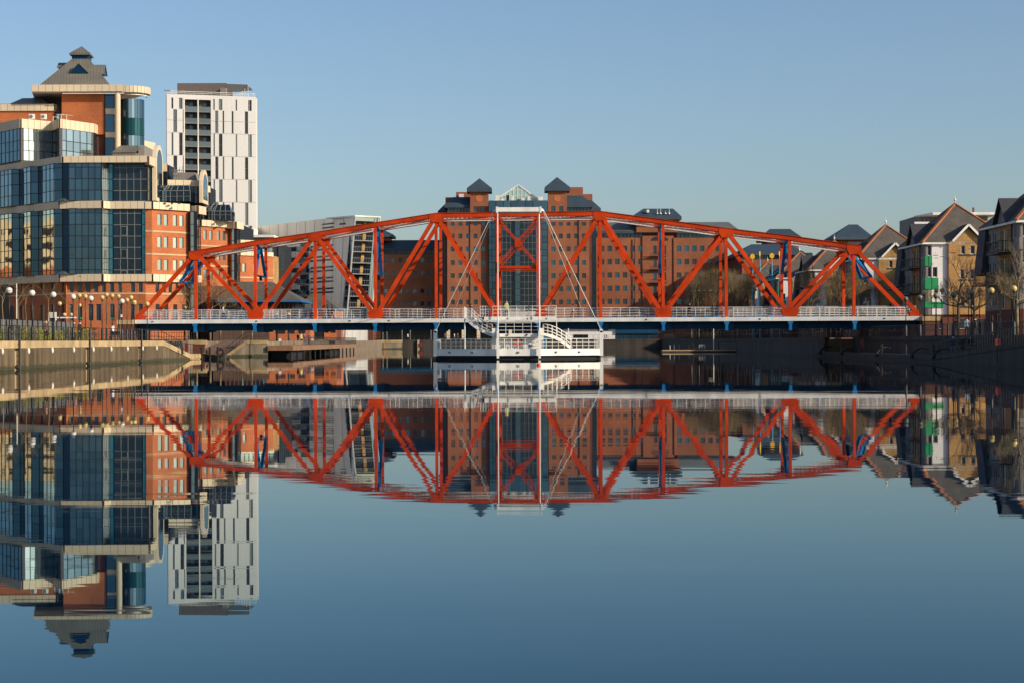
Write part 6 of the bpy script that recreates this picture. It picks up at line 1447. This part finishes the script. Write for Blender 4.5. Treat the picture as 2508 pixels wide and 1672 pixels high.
for k in range(46):
    y = 112 + k * 1.12 + U(-.2, .2); j = 0 if R() < .62 else 1; sc = U(.8, 1.12)
    if first[j]: o = shp[j]; first[j] = False; o.location = (-38.2 + U(-.2, .2), y, G); o.scale = (sc, sc, sc)
    else: copy_tree(shp[j], (-38.2 + U(-.3, .3), y, G), U(0, 6), None, sc)
b = MB()
for i in range(5000):
    x = U(-60, -42); y = U(233, 246); a = U(0, 6.3); h = U(.1, .3); b.face([(x - .02, y, G), (x + .02, y, G), (x + .1 * cos(a), y + .1 * sin(a), G + h)])
tag(build('grass', b, 'grass'), 'green grass growing behind the railing under the left of the bridge', kind='stuff')
# quay clutter
t = thing('site_hoarding', 'white slatted hoarding with a long low white rail beside the left trees', 'hoarding', at(126, 780, 190)); q = at(118, 790, 190)
b = MB(); b.box(q.x, q.x + .12, 190, 190.1, G, za(118, 765, 190)); b.box(q.x + .75, q.x + .87, 190, 190.1, G, za(118, 765, 190)); build('post', b, 'white', t)
for k in range(6): b = MB(); z0 = za(118, 779 - k * 2.4, 190); b.box(q.x + .13, q.x + .74, 190, 190.06, z0, z0 + .07); build('slat', b, 'globe', t)
b = MB(); b.box(q.x + .9, q.x + 3.0, 190, 190.1, za(140, 780, 190), za(140, 777, 190)); build('rail', b, 'white', t)
t = thing('street_light', 'thin grey street light pole with a short arm near the left edge', 'street light', (xa(41, 160), 160, G)); x = xa(41, 160); zt_ = za(41, 695, 160)
b = MB(); b.tube((x, 160, G), (x, 160, zt_), .06, .045); build('pole', b, 'globe', t); b = MB(); b.tube((x, 160, zt_ - .1), (x - .5, 160, zt_ - .05), .03); b.box(x - .65, x - .3, 159.9, 160.1, zt_ - .1, zt_ - .03); build('lamp_head', b, 'alum', t)
for i, (X, Y, D) in enumerate(((298, 774, 165.9),)):
    q = at(X, Y, D); b = MB(); b.box(q.x - .09, q.x + .09, D - .04, D - .02, q.z - .13, q.z + .13); tag(build('notice', b, 'white'), 'small white notice fixed to the sixth front lamp post on the left quay', 'sign')
for i, (X, Y) in enumerate(((197.5, 780), (274.5, 781))):
    q = at(X, Y, 279.5); b = MB(); b.box(q.x - .28, q.x + .28, 279.4, 279.5, q.z - .15, q.z + .15); tag(build('wall_sign', b, 'green'), ['small green sign on the brick base, left one', 'small green sign on the brick base, right one'][i], 'sign')
t = thing('park_bench', 'black bench with a white notice behind the railing near the bridge foot', 'bench', (xa(281, 175), 175, G)); x = xa(281, 175)
b = MB(); b.box(x - .6, x + .6, 175, 175.45, G + .42, G + .48); build('seat', b, 'steel', t); b = MB(); b.box(x - .6, x + .6, 175.45, 175.5, G + .55, G + .95); build('backrest', b, 'steel', t)
for s in (-.5, .5): b = MB(); b.box(x + s - .03, x + s + .03, 175.02, 175.46, G, G + .42); build('leg', b, 'steel', t)
# blue poles with yellow discs
for i, (X, Yd, Yp) in enumerate(((1843, 629, 640), (1861, 622, 636), (1890.5, 627, 641), (1909, 622, 636))):
    D = 300 + i * 2; q = at(X, Yd, D); t = thing('disc_pole', ['light blue pole with a yellow disc, leftmost of the row right of centre', 'light blue pole with a yellow disc, second from the left and tallest', 'light blue pole with a yellow disc and thin arms, third from the left', 'light blue pole with a yellow disc half hidden by a blue sway frame'][i], 'sculpture pole', (q.x, D, G), 'blue poles topped with yellow discs')
    zp = za(X, Yp, D); b = MB(); b.tube((q.x, D, G), (q.x, D, zp), .11, n=8); build('pole', b, 'cyan', t); b = MB(); b.tube((q.x, D, zp), (q.x, D, q.z), .05, n=6); build('stem', b, 'yellow', t)
    b = MB(); N = 20; b.v = [(q.x + .45 * cos(2 * pi * k / N) * (.9 if i % 2 == 0 else .35), D + s + (.4 * cos(2 * pi * k / N) if i % 2 else 0), q.z + .45 * sin(2 * pi * k / N)) for s in (-.03, .03) for k in range(N)]
    b.f = [tuple(range(N)), tuple(range(2 * N - 1, N - 1, -1))] + [(k, N + k, N + (k + 1) % N, (k + 1) % N) for k in range(N)]; b.m = [0] * (N + 2); build('disc', b, 'yellow', t)
    if i == 2: b = MB(); z0 = za(X, 676, D); [b.tube((q.x, D, z0), (q.x + dx, D, z0 + dz), .035) for dx, dz in ((-1.1, .0), (-.8, -.9), (1.1, .9), (1.0, -1.5), (-1, 1))]; b.sphere((q.x - .5, D, z0 - .5), .22, 8, 6); build('arm', b, 'cyan', t)

# ================================================================== BARE TREES
def make_tree(h, r0, levels, spread, up, nb=3, pollard=False, clear=.35, seed=1):
    rs = random.Random(seed); tr, cr = MB(), MB()
    def grow(p, d, L, r, lv, mb):
        n = 3; q = p
        for i in range(n):
            d = (d + Vector((rs.uniform(-1, 1), rs.uniform(-1, 1), rs.uniform(-.3, .6))) * .14).normalized(); e = q + d * L / n
            mb.tube(q, e, r * (1 - .35 * i / n), r * (1 - .35 * (i + 1) / n), 5 if lv > 2 else 3, cap=False)
            if lv > 0 and i > 0:
                for k in range(nb if i == n - 1 else max(1, nb - 1)):
                    a = rs.uniform(0, 2 * pi); s = d.orthogonal().normalized(); s = Matrix.Rotation(a, 3, d) @ s
                    nd = (d * (1 - spread) + s * spread * rs.uniform(.7, 1.2) + Vector((0, 0, up))).normalized()
                    grow(e, nd, L * rs.uniform(.5, .78), r * .5, lv - 1, cr)
            q = e
    T_ = Vector((0, 0, h * clear)); tr.tube((0, 0, 0), T_, r0, r0 * .8, 8)
    if pollard:
        for k in range(7): a = 2 * pi * k / 7 + rs.uniform(-.3, .3); grow(T_ - Vector((0, 0, rs.uniform(0, .4))), Vector((cos(a), sin(a), rs.uniform(.15, .8))).normalized(), h * .22, r0 * .42, levels - 1, cr)
        grow(T_, Vector((0, 0, 1)), h * .3, r0 * .5, levels - 1, cr)
    else:
        grow(T_, Vector((0, 0, 1)), h * (1 - clear) * .5, r0 * .75, levels, cr)
    return tr, cr
TP = {}
def tree(kind, x, y, z, sc, label, group):
    if kind not in TP:
        sp = dict(thin=(6.0, .07, 4, .55, .25, 2, False, .3, 3), wide=(7.0, .13, 4, .62, .12, 3, False, .3, 5), wide2=(7.0, .12, 4, .6, .15, 3, False, .28, 11), pollard=(7.0, .16, 4, .5, .3, 3, True, .45, 8), pale=(7.0, .16, 4, .55, .25, 3, True, .42, 21), poplar=(9.0, .10, 4, .25, .5, 3, False, .1, 13), weep=(9.0, .14, 4, .45, .1, 3, False, .2, 17))[kind]
        tr, cr = make_tree(*sp); t = thing('bare_tree', label, 'tree', (0, 0, 0), group)
        build('trunk', tr, 'barkdk' if kind == 'pollard' else 'bark', t, True); build('crown', cr, {'pollard': 'barkdk', 'pale': 'bark'}.get(kind, 'twig'), t); TP[kind] = t; o = t; o.location = (x, y, z); o.rotation_euler = (0, 0, U(0, 6)); o.scale = (sc,) * 3
    else: o = copy_tree(TP[kind], (x, y, z), U(0, 6), label, sc); 
    o['label'] = label; o['group'] = group; return o
for i, (X, D, sc, k) in enumerate(((-6, 132, .85, 'thin'), (8, 128, .8, 'thin'), (65, 137, .82, 'thin'), (46, 150, .9, 'thin'), (121, 144, .85, 'thin'), (170, 152, .72, 'thin'), (262, 160, .75, 'thin'), (295, 170, .7, 'thin'))):
    tree(k, xa(X, D), D, G, sc, ['slender bare young tree cut by the left edge', 'slender bare young tree at the far left in front of the shaded brick', 'slender bare young tree between the first two front lamps', 'slender bare young tree behind the thin street light', 'slender bare young tree just left of the third front lamp', 'small bare young tree by the fourth front lamp',
        'thin bare sapling between the fifth and sixth front lamps', 'thin bare sapling beside the lamp with the white notice'][i], 'young bare trees on the left quay')
for i, (X, D, sc, k) in enumerate(((462, 235, 1.1, 'wide'), (482, 245, 1.3, 'wide2'), (515, 250, 1.25, 'wide'), (540, 248, 1.05, 'wide2'), (594, 255, 1.3, 'thin'), (618, 252, .7, 'wide'), (720, 300, .6, 'wide2'))):
    tree(k, xa(X, D), D, G, sc, 'bare spreading tree ' + ['against the orange brick wing near the first bridge vertical', 'tallest of the clump right of the first bridge vertical', 'in the middle of the clump before the pavilion roof', 'low at the left eave of the pavilion', 'with upright twigs in front of the pavilion roof', 'small by the second bottom joint of the bridge', 'small and golden between the two pavilions'][i], 'bare trees behind the left of the bridge')
for i, (X, D, sc, k) in enumerate(((2347, 165, .98, 'pollard'), (2386, 170, .86, 'pollard'), (2491, 132, .88, 'pale'), (2450, 150, .8, 'wide2'), (2530, 140, .9, 'wide'))):
    tree(k, xa(X, D), D, GR, sc, ['dark pollarded bare tree in front of the buff gable, left of two', 'dark pollarded bare tree in front of the buff gable, right of two', 'bare tree with a sunlit pale trunk near the right edge', 'bare tree in the shade before the black balconies', 'bare tree beyond the right edge'][i], 'bare trees on the right quay')
for i in range(26):
    X = 1692 + i * 6.2 + U(-2, 2); D = 300 + U(-6, 14); tree('poplar', xa(X, D), D, GR, U(.85, 1.2), 'upright brown bare poplar sapling behind the bridge, left of the blue poles', 'screen of bare poplars behind the bridge')
for i in range(16):
    X = 1975 + i * 12 + U(-4, 4); D = 236 + U(-6, 20); tree('weep' if i % 2 else 'poplar', xa(X, D), D, GR, U(.75, 1.0), 'tall brown bare tree shaded before the houses at the right bridge end', 'shaded bare trees before the right houses')
for i in range(5): tree('wide', xa(1960 - i * 22, 310), 310 + i, GR, U(.6, .8), 'bushy bare tree among the distant houses right of the blue poles', 'bare trees among the distant houses')

# ================================================================== PEOPLE
def person_mesh(pose):
    J = {'pel': (0, 0, .93), 'ch': (0, .01, 1.22), 'nk': (0, 0, 1.46), 'hb': (0, -.01, 1.56), 'ht': (0, -.01, 1.68)}
    w = {'stand': 0.03, 'walk': .25, 'walk2': -.25}[pose]
    for s, n in ((-1, 'l'), (1, 'r')):
        st = w * s
        J['h' + n] = (.09 * s, 0, .90); J['k' + n] = (.10 * s, -st * .6 - .02, .49); J['a' + n] = (.10 * s, -st * 1.0 + (.06 if st < 0 else 0), .09); J['t' + n] = (.11 * s, -st - .15, .04)
        J['s' + n] = (.18 * s, 0, 1.40); J['e' + n] = (.23 * s, st * .5 + .02, 1.13); J['w' + n] = (.22 * s, st * .9 - .08, .88); J['d' + n] = (.215 * s, st * .95 - .11, .78)
    names = list(J); idx = {n: i for i, n in enumerate(names)}
    E = [('pel', 'ch'), ('ch', 'nk'), ('nk', 'hb'), ('hb', 'ht')]
    for n in 'lr': E += [('pel', 'h' + n), ('h' + n, 'k' + n), ('k' + n, 'a' + n), ('a' + n, 't' + n), ('nk', 's' + n), ('s' + n, 'e' + n), ('e' + n, 'w' + n), ('w' + n, 'd' + n)]
    me = bpy.data.meshes.new('body'); me.from_pydata([J[n] for n in names], [(idx[a], idx[c]) for a, c in E], []); o = bpy.data.objects.new('tmp', me); C.objects.link(o)
    o.modifiers.new('s', 'SKIN'); sk = me.skin_vertices[0].data
    rad = {'pel': (.15, .11), 'ch': (.17, .12), 'nk': (.065, .065), 'hb': (.085, .095), 'ht': (.075, .085), 'h': (.095, .095), 'k': (.065, .065), 'a': (.05, .05), 't': (.045, .035), 's': (.065, .065), 'e': (.048, .048), 'w': (.038, .038), 'd': (.04, .025)}
    for n in names:
        r = rad.get(n) or rad[n[0]]; sk[idx[n]].radius = r
    sk[idx['pel']].use_root = True
    ss = o.modifiers.new('u', 'SUBSURF'); ss.levels = 1
    dg = bpy.context.evaluated_depsgraph_get(); em = bpy.data.meshes.new_from_object(o.evaluated_get(dg)); bpy.data.objects.remove(o)
    return em
BODY = {p: person_mesh(p) for p in ('stand', 'walk', 'walk2')}
hm = MB(); hm.sphere((0, .015, 1.665), .098, 12, 8, sz=1.0); hm.v = [(x, y, z if z > 1.60 else 1.60 + (z - 1.60) * .3) for x, y, z in hm.v]; HAIR = {m: mesh('hair', hm, m, True) for m in ('hair', 'hairl')}
def person(x, y, z, rz, top, bot, label, pose='stand', hair='hair', h=1.72, coat=0.86, group=None):
    me = BODY[pose].copy(); me.materials.clear()
    for m in (bot, top, 'skin'): me.materials.append(M[m])
    for p in me.polygons:
        c = p.center; i = 0
        if c.z > coat: i = 1
        if c.z > 1.475: i = 2
        if abs(c.x) > .19 and c.z < .89: i = 2
        if i == 0 and abs(c.x) > .175: i = 1 if c.z > .85 else i
        p.material_index = i; p.use_smooth = True
    t = thing('person', label, 'person', (0, 0, 0), group)
    put('body', me, t); put('hair', HAIR[hair], t); t.location = (x, y, z); t.rotation_euler = (0, 0, rz); k = h / 1.75; t.scale = (k, k, k); return t
def tt(X, off):      # position along the bridge seen at column X
    k = (X - 1254) / FPX; return (k * (205 + off) - BA.x) / (BU.x - k * BU.y)
def onb(X, off): q = bp(tt(X, off), off, DZ - .04); return q.x, q.y, q.z
person(xa(1241, 187), 187, zu - .03, .5, 'c_lime', 'c_denim', 'person in a pale yellow green top and jeans standing on the upper platform', 'stand', 'hairl', 1.72)
for X, off, rz, tp, bt, lab, ps in ((545, 3, 1.4, 'c_white', 'c_black', 'person in a white top and black trousers walking at the left of the bridge', 'walk'), (763, 2.4, -1.4, 'c_pink', 'c_black', 'person in a pinkish top walking just left of a red vertical', 'walk2'),
        (801, 2.6, 1.5, 'c_black', 'c_black', 'man in black, left one of a pair walking on the bridge', 'walk'), (812, 2.2, 1.5, 'c_black', 'c_navy', 'man in a black jacket, right one of a pair walking on the bridge', 'walk2'),
        (1153.5, 2.5, 1.4, 'c_black', 'c_black', 'dark silhouetted person on the bridge above the left stair of the landing stage', 'walk'), (1687, 2.0, 1.5, 'c_black', 'c_black', 'person in a long black coat on the bridge right of centre', 'walk'), (1400, 4.5, -1.5, 'c_white', 'c_grey', 'person in a white top far side of the bridge right of the landing stage', 'walk2')):
    x, y, z = onb(X, off); person(x, y, z, rz, tp, bt, lab, ps, coat=.6 if 'coat' in lab else .86)
for (x, y, z, rz, tp, bt, lab, ps) in ((xa(2368, 165), 165, GR, 3.1, 'c_pale', 'c_black', 'person with their back turned in a pale grey blue coat on the right quay', 'walk'), (xa(2343, 168), 168, GR, 2.8, 'c_navy', 'c_black', 'dark dressed person left of the pale coated one on the right quay', 'walk2'), (xa(2388, 162), 162, GR, 3.0, 'c_black', 'c_black', 'dark dressed person right of the pale coated one on the right quay', 'walk'),
        (xa(2334, 150), 150, .55, .2, 'c_navy', 'c_denim', 'man in a dark jacket over a light shirt walking on the low right ledge', 'walk'), (xa(2358, 152), 152, .5, .3, 'c_black', 'c_black', 'middle figure of three walking on the low right ledge', 'walk2'), (xa(2377, 151), 151, .5, .1, 'c_black', 'c_brown', 'right figure of three walking on the low right ledge', 'walk'),
        (xa(745, 268), 268, 1.42, 2, 'c_pink', 'c_denim', 'person in a pink top on the boardwalk under the bridge', 'stand'), (xa(730, 266), 266, 1.42, 2.4, 'c_black', 'c_black', 'person in black left of the pink top on the boardwalk', 'stand'), (xa(738, 267), 267, 1.42, 1, 'c_lime', 'c_black', 'person in a yellowish top beside the pink one on the boardwalk', 'stand'), (xa(757, 270), 270, 1.42, 0, 'c_grey', 'c_black', 'person in grey right of the pink top on the boardwalk', 'stand'),
        (xa(93, 141), 141, G, 1, 'c_brown', 'c_black', 'person in a dull brown top behind the left quay railing', 'stand'), (xa(162, 150), 150, G, 1.5, 'c_brown', 'c_black', 'person in brown behind the left quay railing, left of a pair', 'stand'), (xa(186, 152), 152, G, 1.2, 'c_black', 'c_black', 'person in black behind the left quay railing, right of a pair', 'stand'), (xa(277, 178), 178, G, 1, 'c_white', 'c_black', 'person in a white and black top near the bench by the bridge foot', 'walk'),
        (xa(1090, 440), 440, G, 1, 'c_grey', 'c_black', 'distant person left before the cream pillars', 'walk'), (xa(1113, 442), 442, G, 1, 'c_white', 'c_grey', 'distant person in white before the cream pillars', 'walk'), (xa(1121, 443), 443, G, 1, 'c_brown', 'c_grey', 'distant person in brown before the cream pillars', 'walk2'), (xa(999, 440), 440, G, 1, 'c_white', 'c_black', 'distant lone person on the far quay left of the landing stage', 'stand')):
    if 'left quay railing' in lab: x = -36.9
    person(x, y, z, rz, tp, bt, lab, ps)
